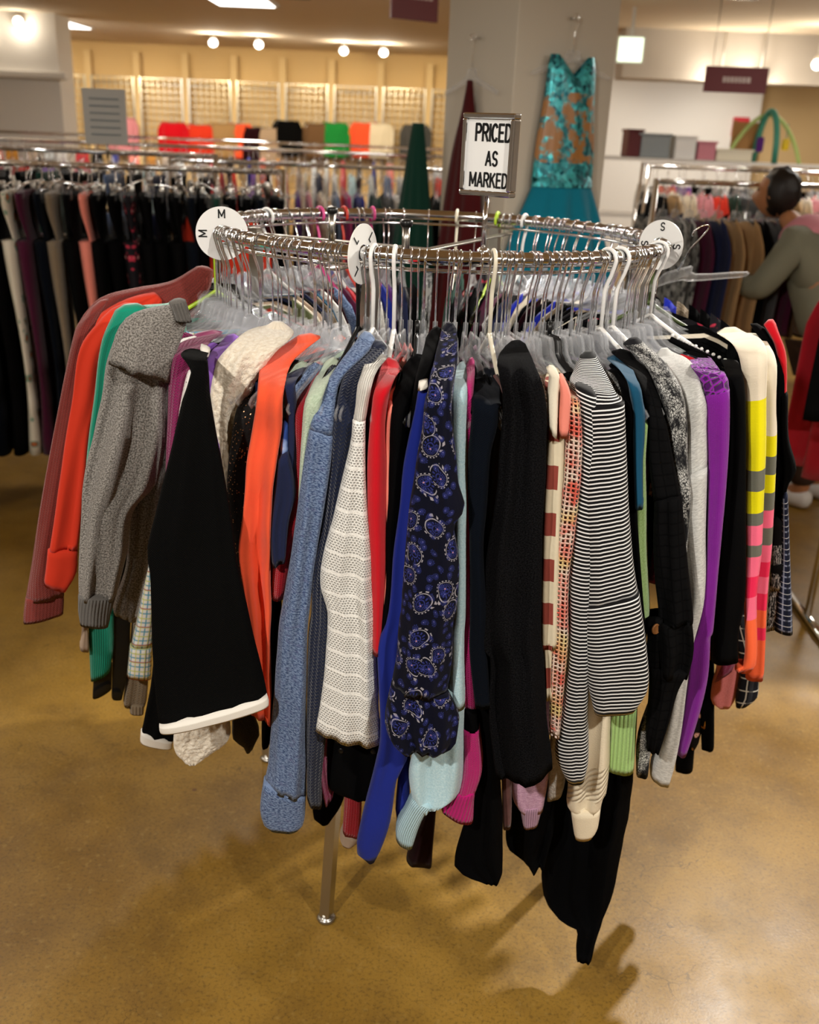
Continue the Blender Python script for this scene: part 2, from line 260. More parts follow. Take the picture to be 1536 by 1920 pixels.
def _hard():
    for key, tint, a in (('clear_plastic', (1, 1, 1, 1), .035), ('clear_pink', (.98, .88, .88, 1), .08)):   # thin clear moulded plastic
        t = Mt(key, .08, .5); t.b.inputs['Base Color'].default_value = tint; n = t.n; tr = t.node('ShaderNodeBsdfTransparent'); tr.inputs[0].default_value = (.985, .99, 1, 1)
        lw = t.node('ShaderNodeLayerWeight'); lw.inputs[0].default_value = .35; mx = t.node('ShaderNodeMixShader'); t.put(mx.inputs[0], t.m('ADD', t.m('MULTIPLY', t.m('POWER', lw.outputs['Facing'], 1.5), .34), a))
        t.nt.links.new(tr.outputs[0], mx.inputs[1]); t.nt.links.new(t.b.outputs[0], mx.inputs[2]); t.nt.links.new(mx.outputs[0], n['Material Output'].inputs[0]); M[key] = t.mat
    for key, c, e in (('lamp_glow', (1, .95, .86, 1), 9.0), ('panel_glow', (1, .97, .92, 1), 5.0), ('exit_glow', (.85, 1, .72, 1), 1.6)):
        t = Mt(key); t.b.inputs['Emission Color'].default_value = c; t.b.inputs['Emission Strength'].default_value = e; M[key] = t.mat
    # polished, stained concrete
    t = Mt('polished_concrete', .35, .35); v = t.obj()
    a = t.noise(v, .9, 5, .6); b = t.noise(v, 5, 5, .62); c = t.noise(v, 130, 3, .7)
    col = t.mix(t.smooth(a, .35, .68), '#76561e', '#987530'); col = t.mix(t.m('MULTIPLY', t.smooth(b, .42, .72), .5), col, '#5e4520'); col = t.mix(t.m('MULTIPLY', t.smooth(c, .46, .72), .5), col, '#3c2e16')
    col = t.mix(t.m('MULTIPLY', t.smooth(t.noise(v, 60, 2), .55, .8), .3), col, '#a88c52')
    nz = t.node('ShaderNodeTexNoise'); nz.inputs['Scale'].default_value = 6; nz.inputs['Detail'].default_value = 4; t.nt.links.new(v, nz.inputs['Vector']); ad = t.node('ShaderNodeVectorMath', operation='MULTIPLY_ADD'); t.nt.links.new(nz.outputs['Color'], ad.inputs[0]); ad.inputs[1].default_value = (.35, .35, .35); t.nt.links.new(v, ad.inputs[2])
    e = t.vor(ad.outputs[0], 4.5, 'DISTANCE_TO_EDGE'); cr = t.m('MULTIPLY', t.m('LESS_THAN', e, .0045), t.smooth(t.noise(v, 2.3, 2), .5, .62)); col = t.mix(t.m('MULTIPLY', cr, .55), col, '#4a3818')
    sp = t.vor(v, 3.1); col = t.mix(t.m('MULTIPLY', t.m('LESS_THAN', sp, .03), .7), col, '#5c3c24')
    t.color(col); t.put(t.b.inputs['Roughness'], t.m('ADD', .26, t.m('MULTIPLY', t.noise(v, 7, 4), .3))); t.bump(t.m('SUBTRACT', t.noise(v, 180, 3), cr), .12, .002); M['polished_concrete'] = t.mat
_hard()

# ------------------------------------------------------------------ mesh helpers
def obj(name, bm, mat, parent=None, smooth=True, sharp=None):
    me = bpy.data.meshes.new(name)
    if smooth:
        for f in bm.faces: f.smooth = True
    bm.to_mesh(me); bm.free()
    if mat: me.materials.append(M[mat] if isinstance(mat, str) else mat)
    o = bpy.data.objects.new(name, me); COL.objects.link(o)
    if parent: o.parent = parent
    return o
def tag(o, label, cat, group=None):
    o['label'] = label; o['category'] = cat
    if group: o['group'] = group
    return o
def thing(name, label, cat, loc=(0, 0, 0), rz=0.0, group=None):
    o = bpy.data.objects.new(name, None); COL.objects.link(o); o.empty_display_size = .05
    o.location = loc; o.rotation_euler = (0, 0, rz)
    return tag(o, label, cat, group)
def struct(name, bm, mat, smooth=False):
    o = obj(name, bm, mat, None, smooth); o['kind'] = 'structure'; return o
def dup(root, loc, rot=None, label=None, group=None):
    r = root.copy(); COL.objects.link(r); r.location = loc
    if rot is not None: r.rotation_euler = rot
    if label: r['label'] = label
    if group: r['group'] = group
    for ch in list(root.children):
        c = ch.copy(); COL.objects.link(c); c.parent = r
        for g in ch.children:
            d = g.copy(); COL.objects.link(d); d.parent = c
    return r
def recolor(root, mat, only=None):
    for ch in root.children:
        if ch.type == 'MESH' and (only is None or ch.name.split('.')[0] in only):
            ch.material_slots[0].link = 'OBJECT'; ch.material_slots[0].material = M[mat]
def bx(bm, c, s, rz=0.0, bev=0.0):
    r = bmesh.ops.create_cube(bm, size=1.0, matrix=Matrix.Translation(c) @ Matrix.Rotation(rz, 4, 'Z') @ Matrix.Diagonal((*s, 1)))
    if bev:
        es = list({e for v in r['verts'] for e in v.link_edges}); bmesh.ops.bevel(bm, geom=es, offset=bev, segments=2, profile=.5, affect='EDGES')
    return bm
def box(c, s, rz=0.0, bev=0.0): return bx(bmesh.new(), c, s, rz, bev)
def tube(bm, pts, rad, seg=8, closed=False, caps=True, flat=None):
    pts = [Vector(p) for p in pts]; n = len(pts); rings = []
    rr = rad if isinstance(rad, (list, tuple)) else [rad]*n
    up = None
    for i, p in enumerate(pts):
        a = pts[i-1] if (i > 0 or closed) else p; b = pts[(i+1) % n] if (i < n-1 or closed) else p
        t = (b-a).normalized()
        if up is None: up = t.orthogonal().normalized()
        up = (up - t*up.dot(t)); up = up.normalized() if up.length > 1e-6 else t.orthogonal().normalized(); s = t.cross(up)
        rings.append([bm.verts.new(p + (up*math.cos(k*2*PI/seg) + s*math.sin(k*2*PI/seg))*rr[i]) for k in range(seg)])
    m = n if closed else n-1
    for i in range(m):
        A, B = rings[i], rings[(i+1) % n]
        for k in range(seg): bm.faces.new((A[k], A[(k+1) % seg], B[(k+1) % seg], B[k]))
    if caps and not closed:
        bm.faces.new(rings[0][::-1]); bm.faces.new(rings[-1])
    return bm
def lathe(bm, prof, c=(0, 0, 0), seg=20):
    rings = [[bm.verts.new((c[0]+r*math.cos(k*2*PI/seg), c[1]+r*math.sin(k*2*PI/seg), c[2]+z)) for k in range(seg)] for r, z in prof]
    for A, B in zip(rings, rings[1:]):
        for k in range(seg): bm.faces.new((A[k], A[(k+1) % seg], B[(k+1) % seg], B[k]))
    bm.faces.new(rings[0][::-1]); bm.faces.new(rings[-1]); return bm
def arc(cx, cy, rx, ry, a0, a1, n=10): return [(cx+rx*math.cos(math.radians(a0+(a1-a0)*k/n)), cy+ry*math.sin(math.radians(a0+(a1-a0)*k/n))) for k in range(n+1)]
GLYPH = {'P': (.56, [[(0, 0), (0, 1)], [(0, 1), (.3, 1)]+arc(.3, .75, .26, .25, 90, -90)+[(0, .5)]]), 'R': (.58, [[(0, 0), (0, 1)], [(0, 1), (.3, 1)]+arc(.3, .75, .26, .25, 90, -90)+[(0, .5)], [(.28, .5), (.58, 0)]]), 'I': (.0, [[(0, 0), (0, 1)]]),
         'C': (.56, [arc(.3, .5, .3, .5, 42, 318, 16)]), 'E': (.5, [[(.5, 1), (0, 1), (0, 0), (.5, 0)], [(0, .52), (.43, .52)]]), 'D': (.58, [[(0, 0), (0, 1), (.24, 1)]+arc(.24, .5, .34, .5, 90, -90, 12)+[(0, 0)]]), 'A': (.64, [[(0, 0), (.32, 1), (.64, 0)], [(.11, .32), (.53, .32)]]),
         'S': (.56, [arc(.28, .74, .26, .26, 25, 270, 12)+arc(.28, .24, .27, .24, 90, -155, 12)]), 'M': (.76, [[(0, 0), (0, 1), (.38, .2), (.76, 1), (.76, 0)]]), 'K': (.58, [[(0, 0), (0, 1)], [(.54, 1), (0, .40)], [(.19, .6), (.58, 0)]]), 'L': (.46, [[(0, 1), (0, 0), (.46, 0)]])}
def text(name, body, size, mat, loc, rot, parent, sx=1.0, bold=.15):
    h = size; bm = bmesh.new(); x = 0.0; gap = .26; tw = sum(GLYPH[c][0]+gap for c in body)-gap
    for c in body:
        for ln in GLYPH[c][1]:
            for (xa, ya), (xb, yb) in zip(ln, ln[1:]):
                a = Vector(((x+xa-tw/2)*h*sx, (ya-.5)*h, 0)); b_ = Vector(((x+xb-tw/2)*h*sx, (yb-.5)*h, 0)); d = (b_-a)
                if d.length < 1e-7: continue
                d.normalize(); n = Vector((-d.y, d.x, 0))*bold*h/2; e = d*bold*h*.30; lo = [bm.verts.new(p) for p in (a-e-n, b_+e-n, b_+e+n, a-e+n)]; hi = [bm.verts.new(q.co+Vector((0, 0, .0004))) for q in lo]
                bm.faces.new(lo[::-1]); bm.faces.new(hi)
                for k in range(4): bm.faces.new((lo[k], lo[(k+1) % 4], hi[(k+1) % 4], hi[k]))
        x += GLYPH[c][0]+gap
    o = obj(name, bm, mat, parent, False); o.location = loc; o.rotation_euler = rot; return o
def catmull(P, n):
    out = []; m = len(P)
    if m == 1: return P
    L = [0.0]
    for a, b in zip(P, P[1:]): L.append(L[-1]+max(1e-5, (b-a).length))
    for j in range(n):
        s = L[-1]*j/(n-1); i = 0
        while i < m-2 and s > L[i+1]: i += 1
        t = (s-L[i])/(L[i+1]-L[i]); p1, p2 = P[i], P[i+1]; p0 = P[i-1] if i else p1*2-p2; p3 = P[i+2] if i+2 < m else p2*2-p1
        # slopes by distance keep the curve from overshooting
        m1 = (p2-p0)*((L[i+1]-L[i])/max(1e-5, (L[i+1]-(L[i-1] if i else L[i]-(L[i+1]-L[i])))))
        m2 = (p3-p1)*((L[i+1]-L[i])/max(1e-5, ((L[i+2] if i+2 < m else L[i+1]+(L[i+1]-L[i]))-L[i])))
        t2, t3 = t*t, t*t*t
        out.append(p1*(2*t3-3*t2+1)+m1*(t3-2*t2+t)+p2*(-2*t3+3*t2)+m2*(t3-t2))
    return out

# ------------------------------------------------------------------ cloth: a flattened tube through pairs of edge points
def sleeve_bm(rows, b, fold, seed, shoulder=False, K=None, fluff=False):
    ln = sum(((Vector(r[:3])+Vector(r[3:]))/2-(Vector(q[:3])+Vector(q[3:]))/2).length for q, r in zip(rows, rows[1:]))
    n = max(7, min(270, int(ln/.0032)+2)) if fluff else max(7, min(46, int(ln/.014)+2))
    A = catmull([Vector(r[:3]) for r in rows], n); B = catmull([Vector(r[3:]) for r in rows], n)
    wm = max((b_-a_).length for a_, b_ in zip(A, B))
    K = 130 if fluff else K or (48 if wm > .08 else 36)
    bm = bmesh.new(); uvl = bm.loops.layers.uv.new('UVMap'); rnd = random.Random(seed)
    ph = [rnd.uniform(0, 6.28) for _ in range(6)]; nf = max(1.6, wm/.026)
    rings, info = [], []; v = 0.0; prevC = None
    for j in range(n):
        C = (A[j]+B[j])/2; W = (B[j]-A[j])/2; hw = W.length; Wh = Vector((W.x, W.y, 0))
        nn = Wh.cross(Vector((0, 0, 1))).normalized()
        if prevC is not None: v += (C-prevC).length
        prevC = C; t = j/(n-1)
        bb = min(b, .55*hw+.018) if not shoulder or t > .15 else min(b, .014+.4*hw)
        grow = min(1.0, .25+v/.22); amp = fold*grow*min(.011, .16*hw+.0015)
        ring, us = [], []; u = 0.0; last = None
        for k in range(K):
            th = 2*PI*k/K + PI/2      # starts at the middle of the front
            cx, sy = math.cos(th), math.sin(th)
            x = math.copysign(abs(cx)**.78, cx); y = math.copysign(abs(sy)**.62, sy)
            f = 1.9*noise.noise(Vector((x*nf*.55+seed*1.7, v*2.6, seed))) + .4*noise.noise(Vector((x*nf*1.1+seed*.7+v*1.2, v*4.5, seed+9.1)))
            q = C + W*x
            nz = noise.noise(Vector((q.x*22+seed, q.y*22, q.z*13)))*.0035*fold
            d = (amp*f*1.5*(1-.4*abs(x)) if y > 0 else amp*f*.6) + nz
            if fluff: d += noise.noise(q*210)*.0042; 
            p = q + nn*(bb*(y-.85)+d) + W*(noise.noise(Vector((x*1.5+seed, q.z*16, 1.7)))*.035*fold*grow)
            if last is not None: u += (p-last).length
            last = p; us.append(u); ring.append(bm.verts.new(p))
        rings.append(ring); info.append((us, v, u+(ring[0].co-ring[-1].co).length))
    def face(vs, uvs):
        try: fc = bm.faces.new(vs)
        except ValueError: return
        for l, q in zip(fc.loops, uvs): l[uvl].uv = q
    for j in range(n-1):
        for k in range(K):
            k2 = (k+1) % K; ua, va, ta = info[j]; ub, vb, tb = info[j+1]
            w = k2 == 0
            a0, a1, b0, b1 = ua[k], (ta if w else ua[k2]), ub[k], (tb if w else ub[k2])
            if k >= K//2: a0 -= ta; a1 -= ta; b0 -= tb; b1 -= tb
            face((rings[j][k], rings[j][k2], rings[j+1][k2], rings[j+1][k]), ((a0, va), (a1, va), (b1, vb), (b0, vb)))
    # close the top, turn the hem under
    def cap(ring, inset, dz, flip, v0):
        c = sum((q.co for q in ring), Vector())/K
        inner = [bm.verts.new(c+(q.co-c)*inset+Vector((0, 0, dz))) for q in ring]
        for k in range(K):
            k2 = (k+1) % K; vs = (ring[k], ring[k2], inner[k2], inner[k])
            face(vs[::-1] if flip else vs, ((.01, v0),)*4)
        face(inner[::-1] if flip else inner, ((.01, v0),)*K)
    cap(rings[0], .45, .008 if shoulder else .004, True, 0.0); cap(rings[-1], .86, .012, False, v)
    bmesh.ops.recalc_face_normals(bm, faces=bm.faces)
    return bm

# a garment's body: a thin shell in the hanger's plane (x along the hanger, z up, origin on the rail), shoulder line on top
def body_bm(wi, wo, L, thick, seed, neck=.11, wedge=True, flare=1.0, drop=.16, K=40, n=16, scoop=.185):
    bm = bmesh.new(); uvl = bm.loops.layers.uv.new('UVMap'); rnd = random.Random(seed); ph = [rnd.uniform(0, 6.28) for _ in range(4)]
    def top(x):
        a = abs(x)
        if a < neck: return -scoop+(scoop-.163)*max(0, (a/neck))**3
        return -.163-.05*(a-neck)/.1
    rings = []
    for j in range(n):
        s = j/(n-1); ring = []
        for k in range(K):
            th = 2*PI*k/K; c, si = math.cos(th), math.sin(th)
            x0 = c*wo if c > 0 else c*wi; x = x0*(1+(flare-1)*s)
            zt = top(x0); z = zt*(1-s)+(-drop-L)*s
            t = thick*(min(1.0, .35+s*3)); t *= max(.25, (RR+x)/RR*.8) if wedge else 1
            f = math.sin(x0*60+ph[0]+math.sin(s*4+ph[1]))*.5+math.sin(x0*31+ph[2]+s*2)*.5
            y = math.copysign(abs(si)**.7, si)*t*(1+.3*f*min(1, s*3)) + .004*s*math.sin(x0*24+ph[3])
            ring.append(bm.verts.new((x, y, z)))
        rings.append(ring)
    for j in range(n-1):
        for k in range(K):
            k2 = (k+1) % K; f = bm.faces.new((rings[j][k], rings[j+1][k], rings[j+1][k2], rings[j][k2]))
            for l in f.loops: l[uvl].uv = (l.vert.co.x, -l.vert.co.z)
    bm.faces.new(rings[0]); bm.faces.new(rings[-1][::-1]); bmesh.ops.recalc_face_normals(bm, faces=bm.faces)
    return bm
def arm_bm(side, w, L, seed, rx=.05, ry=.012):
    rows = []; rnd = random.Random(seed); bm = bmesh.new(); uvl = bm.loops.layers.uv.new('UVMap'); K, n = 20, 14; rings = []
    for j in range(n):
        s = j/(n-1); z = -.17-.02*math.sin(min(1, s*3)*PI/2)-L*s; cx = side*(w-.02+.035*min(1, s*4)+.012*s); r = rx*(.55+.45*min(1, s*5))*(1-.25*s)
        rings.append([bm.verts.new((cx+r*math.cos(2*PI*k/K), ry*math.sin(2*PI*k/K)*(1+.4*math.sin(k*1.3+seed+s*5))+.006*math.sin(s*6+seed), z+(.02*(1-s*8) if s < .12 else 0)*(-side*math.cos(2*PI*k/K)))) for k in range(K)])
    for j in range(n-1):
        for k in range(K):
            k2 = (k+1) % K; f = bm.faces.new((rings[j][k], rings[j+1][k], rings[j+1][k2], rings[j][k2]))
            for l in f.loops: l[uvl].uv = (l.vert.co.x, -l.vert.co.z)
    bm.faces.new(rings[0]); bm.faces.new(rings[-1][::-1]); bmesh.ops.recalc_face_normals(bm, faces=bm.faces); return bm

# ------------------------------------------------------------------ the setting
def grid_plane(x0, x1, y0, y1, z, flip=False):
    bm = bmesh.new(); vs = [bm.verts.new(p) for p in ((x0, y0, z), (x1, y0, z), (x1, y1, z), (x0, y1, z))]; bm.faces.new(vs[::-1] if flip else vs); return bm
X0, X1, Y0, Y1 = -9.0, 9.0, -6.5, 15.2
struct('floor', box(((X0+X1)/2, (Y0+Y1)/2, -.05), (X1-X0, Y1-Y0, .1)), 'polished_concrete')
struct('ceiling', box(((X0+X1)/2, (Y0+Y1)/2, CEIL+.05), (X1-X0, Y1-Y0, .1)), 'ceiling_paint')
struct('wall_back', box(((X0+X1)/2, Y1+.05, CEIL/2), (X1-X0, .1, CEIL)), 'tan_wall')
struct('wall_left', box((X0-.05, (Y0+Y1)/2, CEIL/2), (.1, Y1-Y0, CEIL)), 'grey_wall')
struct('wall_right', box((X1+.05, (Y0+Y1)/2, CEIL/2), (.1, Y1-Y0, CEIL)), 'grey_wall')
struct('wall_front', box(((X0+X1)/2, Y0-.05, CEIL/2), (X1-X0, .1, CEIL)), 'grey_wall')
# white partition on the right and tan recess beyond it, dropped soffit above
struct('wall_partition', box((3.0, 13.6, 1.43), (3.4, .12, 2.86)), 'white_paint')
struct('wall_recess', box((6.85, 13.9, 1.43), (4.3, .12, 2.86)), 'tan_wall')
struct('trim_1', box((5.5, 10.2, 2.605), (7.0, .5, .51)), 'grey_wall')
struct('trim_2', box((-3.9, 15.12, 2.32), (8.4, .1, .07)), 'tan_batten')
# white pillar at the left with its ledge
struct('column_1', box((-5.55, 11.2, 1.43), (1.5, .5, 2.86)), 'white_paint')
struct('trim_3', box((-5.5, 10.92, 2.16), (1.6, .12, .09), 0, .02), 'white_paint')
# square column behind the rack
CA = math.radians(31.7); CS = .535; ca, sa = math.cos(CA), math.sin(CA)
CP = Vector((.287, 2.31, 0)); CC = CP + Vector((ca, sa, 0))*CS/2 + Vector((-sa, ca, 0))*CS/2
struct('column_2', box((CC.x, CC.y, CEIL/2), (CS, CS, CEIL), CA, .006), 'column_paint')
# ------------------------------------------------------------------ the round rack
def pol(phi, r, z): a = math.radians(phi); return Vector((r*math.cos(a), r*math.sin(a), z))
rack = thing('round_clothes_rack', 'chrome round clothes rack standing on square steel legs in the middle of the shop', 'clothes rack')
bm = bmesh.new(); tube(bm, [pol(i*3, RR, ZR) for i in range(120)], .0125, 14, True); obj('rail', bm, 'chrome', rack)
bm = bmesh.new(); tube(bm, [pol(i*3, RR-.002, ZR-.021) for i in range(120)], .0035, 6, True); obj('rail_lip', bm, 'chrome', rack)
LEG0 = 246.6
for k in range(2):
    a = LEG0+90*k; d = pol(a, 1, 0); bm = bmesh.new(); bx(bm, (0, 0, ZR-.032-.004*k), (2*RR-.02, .022, .004), math.radians(a), .001); obj('cross_bar', bm, 'steel', rack)
for k in range(4):
    a = LEG0+90*k; f = pol(a, .440, 0); t = pol(a+ (9 if k == 0 else 4), .432, ZR-.02); bm = bmesh.new()
    dz = (t-f); n = 2; s = .0115
    ux = Vector((math.cos(math.radians(a)), math.sin(math.radians(a)), 0)); uy = Vector((-ux.y, ux.x, 0))
    rings = [[bm.verts.new(p+ux*i*s+uy*j*s) for i, j in ((-1, -1), (1, -1), (1, 1), (-1, 1))] for p in (f+Vector((0, 0, .012)), t)]
    for i in range(4): bm.faces.new((rings[0][i], rings[0][(i+1) % 4], rings[1][(i+1) % 4], rings[1][i]))
    bm.faces.new(rings[0][::-1]); bm.faces.new(rings[1]); lg = obj('leg', bm, 'steel', rack, False)
    g = obj('foot_glide', lathe(bmesh.new(), [(.02, 0), (.021, .004), (.017, .008), (.012, .010), (.012, .018)], (f.x, f.y, 0)), 'steel', rack); g.parent = lg
for (x, y, z0, z1) in ((-.060, -.155, ZR-.03, ZR+.022), (-.23, .09, ZR-.034, ZR+.022)):
    p = obj('post', tube(bmesh.new(), [(x, y, z0), (x, y, z1)], .0075, 10), 'steel', rack)
    obj('post_cap', lathe(bmesh.new(), [(.0105, 0), (.0125, .004), (.0125, .011), (.009, .013)], (x, y, z1), 14), 'black_plastic', p)
# chrome sign holder on its pole
sg = thing('price_sign', 'chrome framed counter sign reading PRICED AS MARKED on a pole above the rack', 'sign', (.092, -.118, ZR-.03), math.radians(-36))
obj('pole', tube(bmesh.new(), [(0, 0, 0), (0, 0, .115)], .0048, 10), 'chrome', sg)
obj('pole_clamp', lathe(bmesh.new(), [(.012, -.004), (.012, .012), (.007, .016)], (0, 0, 0), 14), 'chrome', sg)
W_, H_ = .118, .149; cz = .112+H_/2
fr = obj('frame', box((0, .004, cz), (W_-.008, .010, H_-.008)), 'steel', sg, False)
for (c, s) in (((0, 0, cz+H_/2-.005), (W_, .022, .010)), ((0, 0, cz-H_/2+.005), (W_, .022, .010)), ((-W_/2+.005, 0, cz), (.010, .022, H_-.0202)), ((W_/2-.005, 0, cz), (.010, .022, H_-.0202))):
    obj('frame_bar', box(c, s, 0, .0025), 'chrome', sg, False)
cardp = obj('sign_card', box((0, -.0025, cz), (W_-.016, .0012, H_-.016)), 'paper', sg, False)
for body, z, size, x, sx in (('PRICED', .040, .029, .0085, .66), ('AS', -.006, .0245, .008, .70), ('MARKED', -.045, .0245, .0035, .70)):
    text('lettering', body, size, 'ink_print', (x, -.0034, cz+z), (PI/2, 0, 0), cardp, sx, .17)
# size markers clipped over the rail
def size_disc(letter, phi, twist, word, r=.049, roll=0.0):
    t = thing('size_divider', 'round white size divider marked '+letter+' '+word, 'size marker', pol(phi, RR, ZR-.001), math.radians(phi+twist), 'size dividers on the round rack')
    bm = bmesh.new(); n = 48; th = .0011; R4 = []
    for (rad, y) in ((r, -th), (r, th), (.0155, th), (.0155, -th)):
        R4.append([bm.verts.new((rad*math.cos(k*2*PI/n), y, rad*math.sin(k*2*PI/n))) for k in range(n)])
    for i in range(4):
        A, B = R4[i], R4[(i+1) % 4]
        for k in range(n): bm.faces.new((A[k], A[(k+1) % n], B[(k+1) % n], B[k]))
    bmesh.ops.recalc_face_normals(bm, faces=bm.faces)
    d = obj('disc', bm, 'white_plastic', t, False)
    for side in (1, -1):
        for q in range(3):
            a = (0, PI/2, -PI/2)[q]+(roll if side == 1 else roll); px, pz = -math.sin(a)*.036, math.cos(a)*.036
            o = text('size_letter', letter, .0145, 'ink_print', (0, 0, 0), (0, 0, 0), d, 1.0, .17)
            base = Matrix.Rotation(PI/2, 4, 'X')
            M4 = Matrix.Rotation(PI if side == 1 else 0, 4, 'Z') @ Matrix.Translation((px, -.0016, pz)) @ Matrix.Rotation(-a, 4, 'Y') @ base
            o.matrix_local = M4
    return t
size_disc('M', -152.7, -9, 'beside the black and lime hangers')
size_disc('L', 254.5, -9, 'turned nearly edge on at the front of the rail', roll=PI/4)
size_disc('S', -6.5, -34, 'beside the thick white hanger')

# ------------------------------------------------------------------ hangers
def hook_pts(r=.0168):
    p = [(-r*math.cos(math.radians(a)), 0, -.003+r*math.sin(math.radians(a))) for a in range(-35, 200, 18)]
    return p+[(r*.62, 0, -.028), (.004, 0, -.044), (0, 0, -.058), (0, 0, -.132)]
HALF = [(0, -.126), (.03, -.126), (.0345, -.131), (.040, -.150), (.055, -.163), (.10, -.180), (.17, -.201), (.205, -.214), (.212, -.221), (.206, -.229), (.19, -.226), (.15, -.214), (.09, -.197), (.045, -.182), (.03, -.172), (.012, -.168)]
def plate_bm(th=.0022, rim=.0021):
    o2 = HALF+[(-x, z) for x, z in HALF[::-1] if x > .001]
    bm = bmesh.new(); A = [bm.verts.new((x, -th/2, z)) for x, z in o2]; B = [bm.verts.new((x, th/2, z)) for x, z in o2]; n = len(o2)
    bm.faces.new(A); bm.faces.new(B[::-1])
    for k in range(n): bm.faces.new((A[k], B[k], B[(k+1) % n], A[(k+1) % n]))
    tube(bm, [(x, 0, z) for x, z in o2], rim, 6, True); tube(bm, [(0, 0, -.104), (0, 0, -.128)], .004, 8)
    bmesh.ops.recalc_face_normals(bm, faces=bm.faces); return bm
def tubular_bm(r=.0042):
    p = [(x, 0, z) for x, z in ((0, -.122), (.02, -.136), (.06, -.160), (.13, -.195), (.185, -.222), (.195, -.23), (.19, -.238), (.15, -.240), (.07, -.240))]
    p = p+[(-x, 0, z) for x, y, z in p[:0:-1]]
    bm = bmesh.new(); tube(bm, p, r, 8, True); return bm
HPROTO = {}
def hanger_proto(kind):
    t = thing('clothes_hanger', 'clothes hanger on the rail', 'hanger')
    if kind in ('clear', 'pink'):
        obj('hook', tube(bmesh.new(), hook_pts(), .0016, 8), 'chrome', t); obj('shoulder_bar', plate_bm(), 'clear_plastic' if kind == 'clear' else 'clear_pink', t)
    elif kind == 'black':
        obj('hook', tube(bmesh.new(), hook_pts(), .0016, 8), 'chrome', t); obj('shoulder_bar', plate_bm(.006, .003), 'black_plastic', t)
    else:
        mt = {'white': 'white_plastic', 'cream': 'cream_plastic', 'lime': 'green_plastic', 'blackp': 'black_plastic', 'olive': 'olive_plastic', 'magenta': 'pink_plastic', 'redp': 'red_plastic'}[kind]
        obj('hook', tube(bmesh.new(), hook_pts(.0185), .0036, 8), mt, t); obj('shoulder_bar', tubular_bm(), mt, t)
    return t
KW = {'clear': 'clear plastic hanger', 'pink': 'pinkish clear plastic hanger', 'black': 'black hanger with chrome hook', 'white': 'thick white plastic hanger', 'cream': 'cream plastic hanger', 'lime': 'lime green plastic hanger', 'blackp': 'all black plastic hanger', 'olive': 'olive plastic hanger', 'magenta': 'hot pink plastic hanger', 'redp': 'red plastic hanger'}
def place_hanger(kind, loc, rot, label, group):
    if kind not in HPROTO:
        h = HPROTO[kind] = hanger_proto(kind); h.location = loc; h.rotation_euler = rot; h['label'] = label; h['group'] = group; return h
    return dup(HPROTO[kind], loc, rot, label, group)
rj = random.Random(3)
def ring_hanger(kind, phi, label, group, lean=None):
    return place_hanger(kind, pol(phi, RR, ZR), (rj.uniform(-.02, .02), 0, math.radians(phi+(rj.uniform(-4, 4) if lean is None else lean))), label, group)
